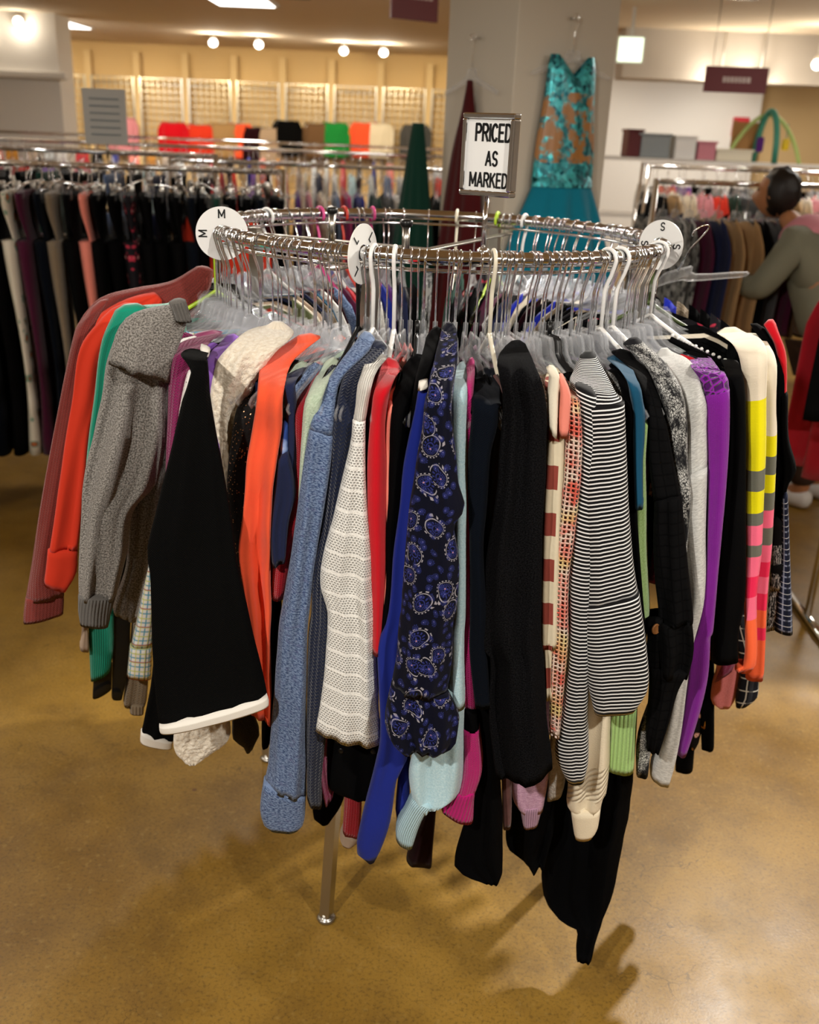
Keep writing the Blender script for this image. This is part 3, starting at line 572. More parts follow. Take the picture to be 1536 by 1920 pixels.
GARMENTS = [
dict(n='knit_sweater',l='rust red textured knit sweater, outermost on the side beside the trouser rack',c='sweater',m='rust',s=[['sleeve',[[-0.634,-0.348,1.31,-0.59,-0.333,1.345],[-0.648,-0.353,1.293,-0.619,-0.343,1.289],[-0.688,-0.367,1.145,-0.65,-0.353,1.14],[-0.731,-0.382,0.971,-0.686,-0.366,0.963],[-0.761,-0.393,0.831,-0.715,-0.376,0.822],[-0.779,-0.399,0.753,-0.709,-0.374,0.762]], {}],['body_front',[[-0.481,-0.113,1.38,-0.448,-0.105,1.374],[-0.531,-0.125,1.351,-0.452,-0.106,1.35],[-0.598,-0.14,1.337,-0.456,-0.107,1.337],[-0.664,-0.156,1.319,-0.465,-0.109,1.317],[-0.7,-0.164,1.286,-0.47,-0.11,1.288],[-0.714,-0.168,1.259,-0.471,-0.111,1.256],[-0.727,-0.171,1.168,-0.474,-0.111,1.166],[-0.745,-0.175,1.086,-0.497,-0.117,1.082]], {}],['cuff',[[-0.775,-0.404,0.76,-0.708,-0.375,0.766],[-0.781,-0.407,0.727,-0.71,-0.376,0.741],[-0.783,-0.408,0.708,-0.713,-0.377,0.719]], {}]],h='black',p=187,L=0.42,w=0.23),
dict(n='button_shirt',l='coral red linen shirt with rolled buttoned cuffs beside the rust sweater',c='shirt',m='coral',s=[['sleeve',[[-0.587,-0.389,1.32,-0.529,-0.37,1.346],[-0.625,-0.401,1.268,-0.578,-0.386,1.271],[-0.646,-0.408,1.169,-0.604,-0.395,1.168],[-0.658,-0.412,1.119,-0.618,-0.399,1.117],[-0.681,-0.42,1.007,-0.636,-0.405,1.004],[-0.708,-0.429,0.875,-0.658,-0.412,0.883]], {}],['body_front',[[-0.559,-0.16,1.332,-0.542,-0.155,1.317],[-0.59,-0.168,1.326,-0.544,-0.155,1.307],[-0.627,-0.179,1.311,-0.545,-0.156,1.292],[-0.664,-0.19,1.285,-0.546,-0.156,1.272],[-0.692,-0.197,1.242,-0.548,-0.156,1.237],[-0.7,-0.2,1.215,-0.549,-0.157,1.213],[-0.711,-0.203,1.136,-0.564,-0.161,1.132]], {}],['cuff',[[-0.707,-0.435,0.88,-0.657,-0.414,0.879],[-0.714,-0.438,0.838,-0.663,-0.417,0.831],[-0.719,-0.44,0.812,-0.684,-0.425,0.794]], {}]],h='clear',p=191,L=0.4,w=0.21),
dict(n='knit_sweater',l='emerald green fuzzy knit sweater hugging the back of the grey sweater',c='sweater',m='teal_knit',s=[['sleeve',[[-0.526,-0.497,1.354,-0.476,-0.481,1.359],[-0.55,-0.504,1.303,-0.515,-0.493,1.302],[-0.57,-0.51,1.2,-0.533,-0.499,1.199],[-0.59,-0.517,1.083,-0.554,-0.505,1.081],[-0.605,-0.521,0.937,-0.57,-0.51,0.934]], {}],['body_front',[[-0.498,-0.295,1.333,-0.46,-0.285,1.333],[-0.548,-0.309,1.33,-0.461,-0.285,1.327],[-0.582,-0.318,1.319,-0.461,-0.285,1.318],[-0.602,-0.323,1.296,-0.462,-0.285,1.296],[-0.613,-0.326,1.264,-0.463,-0.286,1.263],[-0.623,-0.329,1.209,-0.486,-0.292,1.207]], {}],['hem',[[-0.708,-0.264,0.648,-0.657,-0.245,0.66],[-0.712,-0.265,0.558,-0.664,-0.247,0.57],[-0.714,-0.266,0.494,-0.674,-0.251,0.516]], {'rib': 1}]],h='clear',p=195,L=0.45,w=0.2),
dict(n='wool_sweater',l='heather grey wool sweater with a wide balloon sleeve and ribbed collar',c='sweater',m='grey_wool',s=[['sleeve',[[-0.517,-0.534,1.317,-0.431,-0.508,1.319],[-0.533,-0.539,1.275,-0.438,-0.51,1.253],[-0.545,-0.543,1.21,-0.444,-0.512,1.176],[-0.564,-0.548,1.147,-0.448,-0.513,1.124],[-0.581,-0.554,1.078,-0.467,-0.519,1.058],[-0.594,-0.557,0.99,-0.506,-0.531,1.009],[-0.604,-0.561,0.898,-0.522,-0.536,0.925],[-0.608,-0.562,0.848,-0.545,-0.543,0.846]], {'b': 0.028, 'fold': 1.4}],['cuff',[[-0.605,-0.567,0.855,-0.545,-0.545,0.849],[-0.607,-0.568,0.824,-0.554,-0.548,0.817],[-0.606,-0.568,0.8,-0.56,-0.551,0.791]], {'rib': 1}],['shoulder',[[-0.417,-0.542,1.375,-0.395,-0.536,1.377],[-0.443,-0.549,1.372,-0.395,-0.536,1.367],[-0.472,-0.557,1.364,-0.395,-0.536,1.354],[-0.49,-0.561,1.353,-0.399,-0.537,1.339],[-0.504,-0.565,1.333,-0.409,-0.54,1.313],[-0.513,-0.567,1.308,-0.421,-0.543,1.281],[-0.52,-0.569,1.283,-0.429,-0.545,1.249]], {'fold': 0.8}],['body_front',[[-0.522,-0.468,1.304,-0.433,-0.442,1.306],[-0.526,-0.469,1.246,-0.454,-0.448,1.245],[-0.532,-0.471,1.106,-0.468,-0.452,1.104],[-0.535,-0.472,1.003,-0.47,-0.453,1.049],[-0.546,-0.475,0.881,-0.503,-0.463,0.893],[-0.575,-0.484,0.792,-0.531,-0.471,0.78],[-0.574,-0.483,0.78,-0.536,-0.472,0.761]], {}],['collar',[[-0.42,-0.554,1.381,-0.394,-0.547,1.385],[-0.416,-0.553,1.369,-0.391,-0.547,1.372],[-0.411,-0.552,1.352,-0.386,-0.545,1.352]], {'rib': 1, 'b': 0.02}]],h='clear',p=200,L=0.4,w=0.19),
dict(n='sheer_blouse',l='sheer black chiffon blouse whose pointed hem hangs below the grey sweater',c='blouse',m='black_sheer',s=[['hem',[[-0.586,-0.203,1.01,-0.548,-0.19,1.01],[-0.666,-0.231,0.648,-0.628,-0.218,0.643],[-0.675,-0.235,0.513,-0.641,-0.223,0.508],[-0.681,-0.237,0.435,-0.66,-0.229,0.43]], {}],['hem_point',[[-0.714,-0.251,0.521,-0.674,-0.237,0.52],[-0.715,-0.251,0.484,-0.677,-0.238,0.485],[-0.719,-0.253,0.442,-0.679,-0.239,0.461]], {}]],h='clear',p=204,L=0.4,w=0.205),
dict(n='tassel_scarf',l='beige knotted scarf tassel showing under the grey sweater cuff',c='scarf',m='beige',s=[['tassel',[[-0.563,-0.22,1.01,-0.554,-0.217,1.01],[-0.713,-0.279,0.661,-0.704,-0.276,0.66],[-0.717,-0.281,0.624,-0.705,-0.276,0.622],[-0.723,-0.283,0.597,-0.706,-0.277,0.594],[-0.724,-0.284,0.584,-0.707,-0.277,0.578]], {}]],h=None,p=197,L=0.5,w=0.205),
dict(n='knit_cardigan',l='taupe chunky rib knit cardigan peeking out under the pastel plaid shirt',c='cardigan',m='taupe',s=[['sleeve',[[-0.588,-0.192,1.01,-0.553,-0.181,1.01],[-0.632,-0.206,0.627,-0.597,-0.195,0.623],[-0.641,-0.209,0.55,-0.601,-0.196,0.545],[-0.651,-0.212,0.476,-0.607,-0.198,0.468],[-0.663,-0.216,0.417,-0.615,-0.2,0.399],[-0.662,-0.216,0.404,-0.618,-0.201,0.392]], {}],['cuff',[[-0.65,-0.216,0.407,-0.618,-0.205,0.402],[-0.65,-0.216,0.384,-0.621,-0.206,0.378]], {'rib': 1}]],h='clear',p=209,L=0.4,w=0.205),
dict(n='plaid_shirt',l='pastel plaid seersucker shirt cuff between the grey sweater and black bell sleeve',c='shirt',m='pastel_plaid',s=[['sleeve',[[-0.564,-0.228,1.01,-0.547,-0.223,1.01],[-0.583,-0.236,0.766,-0.566,-0.231,0.765],[-0.607,-0.243,0.648,-0.572,-0.232,0.644],[-0.625,-0.249,0.577,-0.58,-0.235,0.572]], {}],['cuff',[[-0.625,-0.254,0.579,-0.581,-0.239,0.573],[-0.636,-0.257,0.504,-0.587,-0.241,0.494]], {}]],h='clear',p=211,L=0.35,w=0.205),
dict(n='knit_sweater',l='dark magenta rib knit sweater squeezed between the grey sweater and black bell sleeve',c='sweater',m='magenta_knit',s=[['sleeve',[[-0.444,-0.36,1.282,-0.38,-0.345,1.296],[-0.423,-0.534,1.297,-0.371,-0.52,1.305],[-0.431,-0.536,1.25,-0.391,-0.525,1.259],[-0.437,-0.537,1.183,-0.406,-0.529,1.183],[-0.444,-0.539,1.098,-0.419,-0.533,1.097],[-0.45,-0.54,0.99,-0.431,-0.536,0.989]], {}]],h='clear',p=216,L=0.42,w=0.205),
dict(n='print_blouse',l='white blouse with a small black print beside the black bell sleeve',c='blouse',m='white_print',s=[['sleeve',[[-0.429,-0.354,1.253,-0.398,-0.347,1.26],[-0.396,-0.548,1.271,-0.368,-0.541,1.27],[-0.409,-0.551,1.219,-0.382,-0.544,1.218],[-0.417,-0.553,1.172,-0.396,-0.548,1.172],[-0.425,-0.555,1.069,-0.394,-0.547,1.068]], {}]],h='clear',p=219.5,L=0.42,w=0.205),
dict(n='bell_sleeve_blouse',l='black linen top with a huge white piped bell sleeve',c='top',m='black_linen',s=[['sleeve',[[-0.416,-0.362,1.263,-0.396,-0.357,1.266],[-0.347,-0.688,1.326,-0.331,-0.684,1.323],[-0.361,-0.694,1.283,-0.328,-0.686,1.277],[-0.378,-0.702,1.218,-0.321,-0.688,1.217],[-0.393,-0.708,1.158,-0.311,-0.688,1.149],[-0.416,-0.717,1.071,-0.301,-0.689,1.075],[-0.428,-0.723,1.02,-0.294,-0.691,1.006],[-0.425,-0.725,0.976,-0.282,-0.691,0.936],[-0.428,-0.729,0.856,-0.264,-0.689,0.836],[-0.427,-0.732,0.748,-0.251,-0.689,0.769],[-0.424,-0.734,0.703,-0.247,-0.691,0.745]], {'b': 0.022, 'fold': 0.35}],['piping',[[-0.42,-0.746,0.712,-0.245,-0.703,0.753],[-0.42,-0.746,0.704,-0.243,-0.702,0.745],[-0.419,-0.745,0.699,-0.243,-0.702,0.737]], {'mat': 'white_cloth', 'b': 0.024}],['lower_layer',[[-0.496,-0.482,0.755,-0.425,-0.462,0.722],[-0.511,-0.487,0.629,-0.444,-0.468,0.599],[-0.529,-0.492,0.547,-0.462,-0.473,0.52],[-0.535,-0.493,0.523,-0.477,-0.477,0.495]], {}],['lower_piping',[[-0.533,-0.5,0.529,-0.475,-0.482,0.5],[-0.535,-0.501,0.507,-0.477,-0.482,0.484]], {'mat': 'white_cloth'}],['shoulder_piping',[[-0.373,-0.552,1.309,-0.357,-0.548,1.308],[-0.373,-0.552,1.303,-0.36,-0.549,1.297]], {'mat': 'white_cloth'}]],h='clear',p=223,L=0.42,w=0.205),
dict(n='knit_pullover',l='lilac purple knit top between the black bell sleeve and cream sherpa',c='top',m='lilac',s=[['sleeve',[[-0.368,-0.415,1.293,-0.337,-0.408,1.3],[-0.362,-0.563,1.289,-0.323,-0.554,1.288],[-0.361,-0.562,1.237,-0.333,-0.556,1.243],[-0.357,-0.562,1.178,-0.338,-0.557,1.177],[-0.354,-0.561,1.075,-0.332,-0.556,1.074]], {}]],h='clear',p=226.5,L=0.4,w=0.205),
dict(n='sherpa_jacket',l='cream curly sherpa fleece jacket beside the bright orange top',c='jacket',m='sherpa',s=[['sleeve',[[-0.278,-0.479,1.336,-0.24,-0.473,1.334],[-0.311,-0.535,1.332,-0.231,-0.521,1.329],[-0.335,-0.581,1.303,-0.254,-0.566,1.307],[-0.352,-0.58,1.249,-0.277,-0.566,1.265],[-0.35,-0.576,1.196,-0.3,-0.566,1.208],[-0.341,-0.57,1.1,-0.31,-0.564,1.099],[-0.375,-0.573,0.971,-0.31,-0.56,0.969],[-0.381,-0.57,0.729,-0.323,-0.559,0.725],[-0.439,-0.577,0.601,-0.344,-0.559,0.607],[-0.448,-0.575,0.564,-0.344,-0.555,0.57],[-0.447,-0.571,0.535,-0.355,-0.553,0.55],[-0.43,-0.563,0.511,-0.405,-0.558,0.512]], {'b': 0.03, 'fold': 0.5}]],h='clear',p=231,L=0.42,w=0.205),
dict(n='grey_sweater',l='dark grey knit hem hanging under the white piping of the bell sleeve',c='sweater',m='dark_grey',s=[['hem',[[-0.35,-0.504,1.01,-0.312,-0.496,1.01],[-0.35,-0.504,0.606,-0.312,-0.496,0.603],[-0.351,-0.505,0.562,-0.306,-0.495,0.567],[-0.351,-0.504,0.528,-0.299,-0.494,0.537],[-0.332,-0.501,0.511,-0.302,-0.494,0.531],[-0.327,-0.499,0.497,-0.312,-0.496,0.509]], {}]],h='clear',p=234,L=0.4,w=0.205),
dict(n='sequin_blouse',l='black lace top scattered with gold sequins behind the orange top',c='top',m='sequin',s=[['sleeve',[[-0.294,-0.468,1.257,-0.262,-0.462,1.271],[-0.307,-0.594,1.226,-0.261,-0.586,1.235],[-0.32,-0.597,1.157,-0.275,-0.588,1.157],[-0.327,-0.598,1.09,-0.283,-0.59,1.072],[-0.322,-0.597,1.002,-0.287,-0.591,1.009],[-0.311,-0.595,0.933,-0.288,-0.591,0.933]], {}]],h='clear',p=236,L=0.44,w=0.205),
dict(n='crew_shirt',l='bright orange cotton top with a deep sleeve fold beside the denim heather shirt',c='top',m='orange',s=[['sleeve',[[-0.237,-0.503,1.313,-0.185,-0.496,1.325],[-0.268,-0.57,1.291,-0.22,-0.562,1.297],[-0.263,-0.649,1.269,-0.224,-0.642,1.264],[-0.272,-0.65,1.212,-0.228,-0.643,1.2],[-0.283,-0.652,1.15,-0.239,-0.645,1.128],[-0.291,-0.653,1.067,-0.245,-0.646,1.066],[-0.299,-0.655,0.994,-0.247,-0.646,0.987],[-0.29,-0.653,0.905,-0.248,-0.646,0.89],[-0.285,-0.652,0.829,-0.249,-0.646,0.828],[-0.286,-0.653,0.74,-0.249,-0.646,0.739],[-0.285,-0.652,0.682,-0.25,-0.646,0.66]], {'fold': 2.8}]],h='clear',p=240,L=0.42,w=0.205),
dict(n='ruffle_blouse',l='navy blouse with a tie dyed ruffle tucked behind the orange top',c='blouse',m='navy_plain',s=[['sleeve',[[-0.228,-0.501,1.265,-0.196,-0.497,1.278],[-0.229,-0.619,1.275,-0.209,-0.616,1.278],[-0.225,-0.618,1.225,-0.208,-0.616,1.226],[-0.224,-0.618,1.15,-0.208,-0.616,1.15],[-0.227,-0.618,1.088,-0.208,-0.616,1.091]], {}],['ruffle',[[-0.235,-0.637,1.156,-0.218,-0.634,1.168],[-0.243,-0.638,1.095,-0.207,-0.633,1.101],[-0.249,-0.639,1.032,-0.219,-0.635,1.048],[-0.247,-0.639,0.97,-0.225,-0.636,0.98]], {'fold': 2.5}],['tie_dye_panel',[[-0.23,-0.623,1.212,-0.22,-0.622,1.212],[-0.236,-0.624,1.152,-0.22,-0.622,1.152],[-0.242,-0.625,1.093,-0.223,-0.622,1.096]], {'mat': 'tie_dye'}]],h='clear',p=243.5,L=0.4,w=0.205),
dict(n='knit_sweater',l='crimson red knit sweater behind the navy ruffle blouse',c='sweater',m='crimson',s=[['sleeve',[[-0.206,-0.508,1.261,-0.18,-0.505,1.283],[-0.211,-0.615,1.234,-0.19,-0.612,1.243],[-0.213,-0.615,1.15,-0.193,-0.612,1.15],[-0.222,-0.616,1.056,-0.201,-0.613,1.056],[-0.247,-0.619,0.991,-0.21,-0.614,0.991],[-0.251,-0.62,0.897,-0.226,-0.617,0.907]], {}]],h='clear',p=245.5,L=0.42,w=0.205),
dict(n='terry_pullover',l='pale mint terry pullover wedged beside the denim heather shirt',c='pullover',m='mint_terry',s=[['sleeve',[[-0.184,-0.517,1.274,-0.152,-0.514,1.293],[-0.191,-0.638,1.259,-0.162,-0.634,1.271],[-0.197,-0.639,1.2,-0.172,-0.636,1.207],[-0.201,-0.639,1.143,-0.181,-0.637,1.144],[-0.204,-0.639,1.066,-0.183,-0.637,1.066]], {}]],h='clear',p=247.5,L=0.42,w=0.205),
dict(n='black_trousers',l='black jersey trousers behind the denim heather sleeve',c='trousers',m='black_knit',s=[['leg',[[-0.266,-0.544,1.01,-0.247,-0.541,1.01],[-0.266,-0.544,0.825,-0.247,-0.541,0.824],[-0.279,-0.546,0.705,-0.253,-0.542,0.704],[-0.286,-0.547,0.588,-0.263,-0.543,0.587],[-0.287,-0.547,0.547,-0.273,-0.545,0.55]], {}]],h='clear',p=246.5,L=0.3,w=0.205),
dict(n='heather_shirt',l='blue denim heather shirt with a long cuffed sleeve',c='shirt',m='denim',s=[['shoulder',[[-0.118,-0.532,1.338,-0.093,-0.531,1.333],[-0.143,-0.571,1.311,-0.106,-0.568,1.318],[-0.165,-0.606,1.275,-0.142,-0.604,1.278],[-0.18,-0.647,1.233,-0.144,-0.643,1.233],[-0.185,-0.648,1.209,-0.144,-0.643,1.2]], {'b': 0.03}],['sleeve',[[-0.183,-0.656,1.213,-0.144,-0.651,1.203],[-0.194,-0.657,1.15,-0.15,-0.652,1.15],[-0.202,-0.658,1.074,-0.16,-0.653,1.074],[-0.216,-0.659,0.978,-0.174,-0.655,0.978],[-0.23,-0.661,0.889,-0.183,-0.656,0.889],[-0.234,-0.662,0.854,-0.185,-0.656,0.854],[-0.245,-0.663,0.713,-0.187,-0.656,0.712],[-0.255,-0.664,0.582,-0.187,-0.656,0.569],[-0.261,-0.665,0.547,-0.187,-0.656,0.516]], {'fold': 1.2}],['cuff',[[-0.262,-0.67,0.553,-0.187,-0.659,0.519],[-0.269,-0.672,0.493,-0.188,-0.659,0.48],[-0.263,-0.671,0.461,-0.192,-0.66,0.457],[-0.254,-0.669,0.452,-0.199,-0.661,0.45]], {}]],h='clear',p=250,L=0.4,w=0.205),
dict(n='cable_cardigan',l='navy cable knit cardigan between the denim heather and white mesh sleeves',c='cardigan',m='navy_cable',s=[['sleeve',[[-0.103,-0.536,1.326,-0.072,-0.534,1.321],[-0.138,-0.591,1.29,-0.099,-0.588,1.297],[-0.146,-0.649,1.238,-0.107,-0.646,1.242],[-0.153,-0.65,1.15,-0.115,-0.647,1.159],[-0.164,-0.651,1.041,-0.129,-0.648,1.058],[-0.178,-0.652,0.977,-0.137,-0.649,0.984],[-0.181,-0.652,0.887,-0.139,-0.649,0.891],[-0.185,-0.653,0.852,-0.138,-0.649,0.853],[-0.188,-0.653,0.71,-0.149,-0.65,0.688],[-0.188,-0.653,0.559,-0.161,-0.651,0.551],[-0.187,-0.653,0.515,-0.16,-0.651,0.489]], {}]],h='clear',p=253.5,L=0.44,w=0.205),
dict(n='mesh_sweater',l='white open mesh knit sweater with a flared sleeve',c='sweater',m='white_mesh',s=[['shoulder',[[-0.102,-0.536,1.301,-0.072,-0.534,1.304],[-0.106,-0.659,1.299,-0.084,-0.657,1.302],[-0.112,-0.659,1.257,-0.091,-0.658,1.264],[-0.115,-0.66,1.228,-0.096,-0.658,1.229]], {'mat': 'white_rib', 'b': 0.025}],['sleeve',[[-0.115,-0.668,1.233,-0.095,-0.666,1.234],[-0.117,-0.668,1.201,-0.095,-0.666,1.208],[-0.129,-0.669,1.142,-0.093,-0.666,1.143],[-0.145,-0.67,1.066,-0.088,-0.666,1.083],[-0.162,-0.671,0.987,-0.08,-0.665,1.014],[-0.163,-0.671,0.948,-0.077,-0.665,0.956],[-0.152,-0.67,0.898,-0.072,-0.665,0.9],[-0.157,-0.671,0.777,-0.065,-0.664,0.778],[-0.165,-0.671,0.716,-0.06,-0.664,0.71],[-0.17,-0.672,0.672,-0.056,-0.663,0.641]], {'fold': 0.8}]],h='clear',p=257,L=0.42,w=0.205),
dict(n='snap_blouse',l='black blouse with dark snap buttons hanging below the white mesh sleeve',c='blouse',m='black_plain',s=[['hem',[[-0.127,-0.594,1.01,-0.068,-0.59,1.01],[-0.14,-0.619,0.691,-0.063,-0.614,0.692],[-0.148,-0.62,0.599,-0.053,-0.613,0.593],[-0.153,-0.62,0.514,-0.05,-0.613,0.503],[-0.111,-0.617,0.496,-0.071,-0.615,0.493]], {'snaps': 1}]],h='clear',p=258.5,L=0.4,w=0.205),
dict(n='crochet_cardigan',l='hot pink crochet edge visible under the white mesh sleeve',c='cardigan',m='pink_crochet',s=[['edge',[[-0.163,-0.581,1.01,-0.145,-0.579,1.01],[-0.171,-0.61,0.645,-0.153,-0.608,0.645],[-0.171,-0.61,0.567,-0.155,-0.608,0.567],[-0.166,-0.609,0.507,-0.147,-0.607,0.506],[-0.158,-0.608,0.465,-0.143,-0.607,0.49]], {}]],h='clear',p=255.5,L=0.35,w=0.205),
dict(n='black_skirt',l='black knit hem beside the steel rack leg',c='skirt',m='black_knit',s=[['hem',[[-0.174,-0.532,1.01,-0.125,-0.527,1.01],[-0.174,-0.532,0.434,-0.125,-0.527,0.442],[-0.19,-0.533,0.391,-0.131,-0.528,0.412],[-0.19,-0.533,0.374,-0.14,-0.528,0.388],[-0.177,-0.532,0.364,-0.156,-0.53,0.365]], {}]],h='clear',p=256.5,L=0.35,w=0.205),
dict(n='fringed_shirt',l='red top with beige fringe hanging low beside the rack leg',c='top',m='crimson',s=[['hem',[[-0.119,-0.591,1.01,-0.093,-0.59,1.01],[-0.119,-0.591,0.525,-0.093,-0.59,0.525],[-0.122,-0.592,0.476,-0.09,-0.589,0.451],[-0.126,-0.592,0.391,-0.093,-0.59,0.379]], {}],['fringe',[[-0.127,-0.594,0.393,-0.093,-0.592,0.381],[-0.131,-0.595,0.376,-0.095,-0.592,0.372],[-0.128,-0.594,0.367,-0.104,-0.593,0.365]], {'mat': 'beige', 'fold': 2}]],h='clear',p=260,L=0.4,w=0.205),
dict(n='crew_sweater',l='scarlet red crew sweater beside the white mesh sweater',c='sweater',m='red',s=[['sleeve',[[-0.079,-0.539,1.3,-0.047,-0.538,1.289],[-0.085,-0.662,1.281,-0.058,-0.661,1.291],[-0.089,-0.662,1.236,-0.065,-0.661,1.239],[-0.092,-0.662,1.172,-0.062,-0.661,1.179],[-0.091,-0.662,1.096,-0.059,-0.661,1.082],[-0.084,-0.662,0.987,-0.056,-0.66,0.987],[-0.078,-0.662,0.898,-0.057,-0.66,0.902],[-0.076,-0.661,0.829,-0.058,-0.661,0.829]], {}]],h='clear',p=261.5,L=0.42,w=0.205),
dict(n='thin_blouse',l='salmon pink blouse sliver between the red and black sweaters',c='blouse',m='salmon',s=[['sleeve',[[-0.06,-0.54,1.264,-0.045,-0.539,1.276],[-0.063,-0.65,1.257,-0.048,-0.649,1.263],[-0.066,-0.65,1.21,-0.05,-0.649,1.211],[-0.065,-0.65,1.139,-0.05,-0.649,1.139],[-0.06,-0.65,0.982,-0.045,-0.649,0.983],[-0.075,-0.65,0.871,-0.057,-0.65,0.872]], {}]],h='clear',p=263.2,L=0.42,w=0.205),
dict(n='knit_sweater',l='plain black knit sweater beside the salmon pink sliver',c='sweater',m='black_knit',s=[['sleeve',[[-0.046,-0.541,1.289,-0.014,-0.541,1.311],[-0.057,-0.659,1.259,-0.028,-0.658,1.266],[-0.059,-0.659,1.172,-0.029,-0.658,1.173],[-0.059,-0.659,1.05,-0.032,-0.658,1.051],[-0.058,-0.659,0.938,-0.037,-0.658,0.938],[-0.07,-0.659,0.828,-0.046,-0.659,0.829]], {}]],h='clear',p=265,L=0.44,w=0.205),
dict(n='hooded_jacket',l='black jacket with a stand collar behind the royal blue shirt',c='jacket',m='black_plain',s=[['shoulder',[[-0.01,-0.542,1.341,0.014,-0.542,1.356],[-0.022,-0.65,1.309,0.001,-0.65,1.319],[-0.026,-0.65,1.27,-0.005,-0.65,1.271],[-0.03,-0.65,1.2,-0.007,-0.65,1.201]], {}]],h='black',p=266.5,L=0.42,w=0.205),
dict(n='pajama_shirt',l='royal blue shirt with white piping beside the navy paisley blouse',c='shirt',m='royal',s=[['sleeve',[[-0.006,-0.542,1.311,0.017,-0.542,1.318],[-0.017,-0.668,1.289,0.005,-0.668,1.295],[-0.021,-0.668,1.258,-0.0,-0.668,1.259],[-0.036,-0.668,1.162,-0.006,-0.668,1.169],[-0.039,-0.668,1.101,-0.014,-0.668,1.103],[-0.046,-0.668,1.023,-0.014,-0.668,1.025],[-0.052,-0.668,0.903,-0.018,-0.668,0.905],[-0.067,-0.668,0.85,-0.025,-0.668,0.853],[-0.063,-0.668,0.763,-0.021,-0.668,0.758],[-0.058,-0.668,0.654,-0.008,-0.668,0.627],[-0.069,-0.668,0.577,-0.024,-0.668,0.58],[-0.089,-0.668,0.466,-0.034,-0.668,0.481],[-0.093,-0.668,0.412,-0.05,-0.668,0.418],[-0.074,-0.668,0.399,-0.058,-0.668,0.4]], {}],['stitch_line',[[-0.089,-0.671,0.445,-0.05,-0.669,0.435],[-0.089,-0.671,0.443,-0.049,-0.669,0.433]], {'mat': 'white_cloth', 'b': 0.012, 'fold': 0.1}],['cuff_band',[[-0.017,-0.678,1.293,-0.003,-0.678,1.297],[-0.018,-0.678,1.29,-0.003,-0.678,1.295]], {'mat': 'white_cloth', 'b': 0.012}],['second_cuff',[[-0.017,-0.64,0.614,-0.003,-0.64,0.611],[-0.023,-0.64,0.559,-0.002,-0.64,0.553],[-0.026,-0.64,0.487,-0.0,-0.64,0.481],[-0.024,-0.64,0.474,-0.002,-0.64,0.467]], {}]],h='clear',p=268,L=0.46,w=0.205),
dict(n='paisley_blouse',l='dark navy velvet blouse with a lilac paisley print and gathered cuff',c='blouse',m='paisley',s=[['sleeve',[[0.015,-0.541,1.36,0.038,-0.542,1.357],[0.004,-0.628,1.336,0.036,-0.628,1.343],[-0.005,-0.715,1.293,0.033,-0.715,1.295],[-0.008,-0.715,1.249,0.036,-0.715,1.251],[-0.014,-0.715,1.193,0.045,-0.715,1.196],[-0.018,-0.715,1.149,0.051,-0.715,1.153],[-0.023,-0.714,1.114,0.063,-0.715,1.117],[-0.025,-0.714,1.087,0.049,-0.715,1.088],[-0.028,-0.714,1.014,0.06,-0.715,1.019],[-0.03,-0.714,0.928,0.06,-0.715,0.943],[-0.032,-0.714,0.911,0.056,-0.715,0.916],[-0.034,-0.714,0.845,0.058,-0.715,0.844],[-0.04,-0.714,0.79,0.054,-0.715,0.782]], {'fold': 1.2, 'b': 0.026}],['cuff',[[-0.041,-0.718,0.794,0.056,-0.719,0.784],[-0.047,-0.718,0.754,0.076,-0.719,0.74],[-0.048,-0.718,0.722,0.075,-0.719,0.715],[-0.041,-0.718,0.701,0.071,-0.719,0.689],[-0.019,-0.718,0.679,0.054,-0.719,0.676]], {'fold': 2, 'b': 0.028}]],h='clear',p=270.3,L=0.44,w=0.205),
dict(n='fleece_hoodie',l='pale ice blue fleece with a ribbed cuff beside the paisley blouse',c='hoodie',m='ice_fleece',s=[['sleeve',[[0.04,-0.539,1.292,0.058,-0.54,1.298],[0.032,-0.668,1.294,0.057,-0.669,1.29],[0.035,-0.668,1.238,0.059,-0.669,1.239],[0.041,-0.668,1.18,0.063,-0.669,1.182],[0.051,-0.669,1.06,0.07,-0.669,1.061],[0.058,-0.669,0.909,0.077,-0.67,0.911],[0.054,-0.669,0.875,0.077,-0.67,0.876],[0.06,-0.669,0.735,0.087,-0.67,0.737]], {}],['body_front',[[0.046,-0.666,0.768,0.085,-0.668,0.772],[-0.001,-0.664,0.628,0.093,-0.668,0.637],[-0.004,-0.664,0.578,0.096,-0.668,0.588],[0.005,-0.664,0.532,0.09,-0.668,0.548],[0.024,-0.665,0.508,0.062,-0.667,0.532]], {'b': 0.026}],['cuff',[[0.004,-0.669,0.544,0.043,-0.67,0.523],[-0.006,-0.669,0.519,0.031,-0.67,0.509],[-0.023,-0.668,0.478,0.019,-0.669,0.474],[-0.023,-0.668,0.449,0.009,-0.669,0.429]], {'rib': 1}]],h='clear',p=272.8,L=0.44,w=0.205),
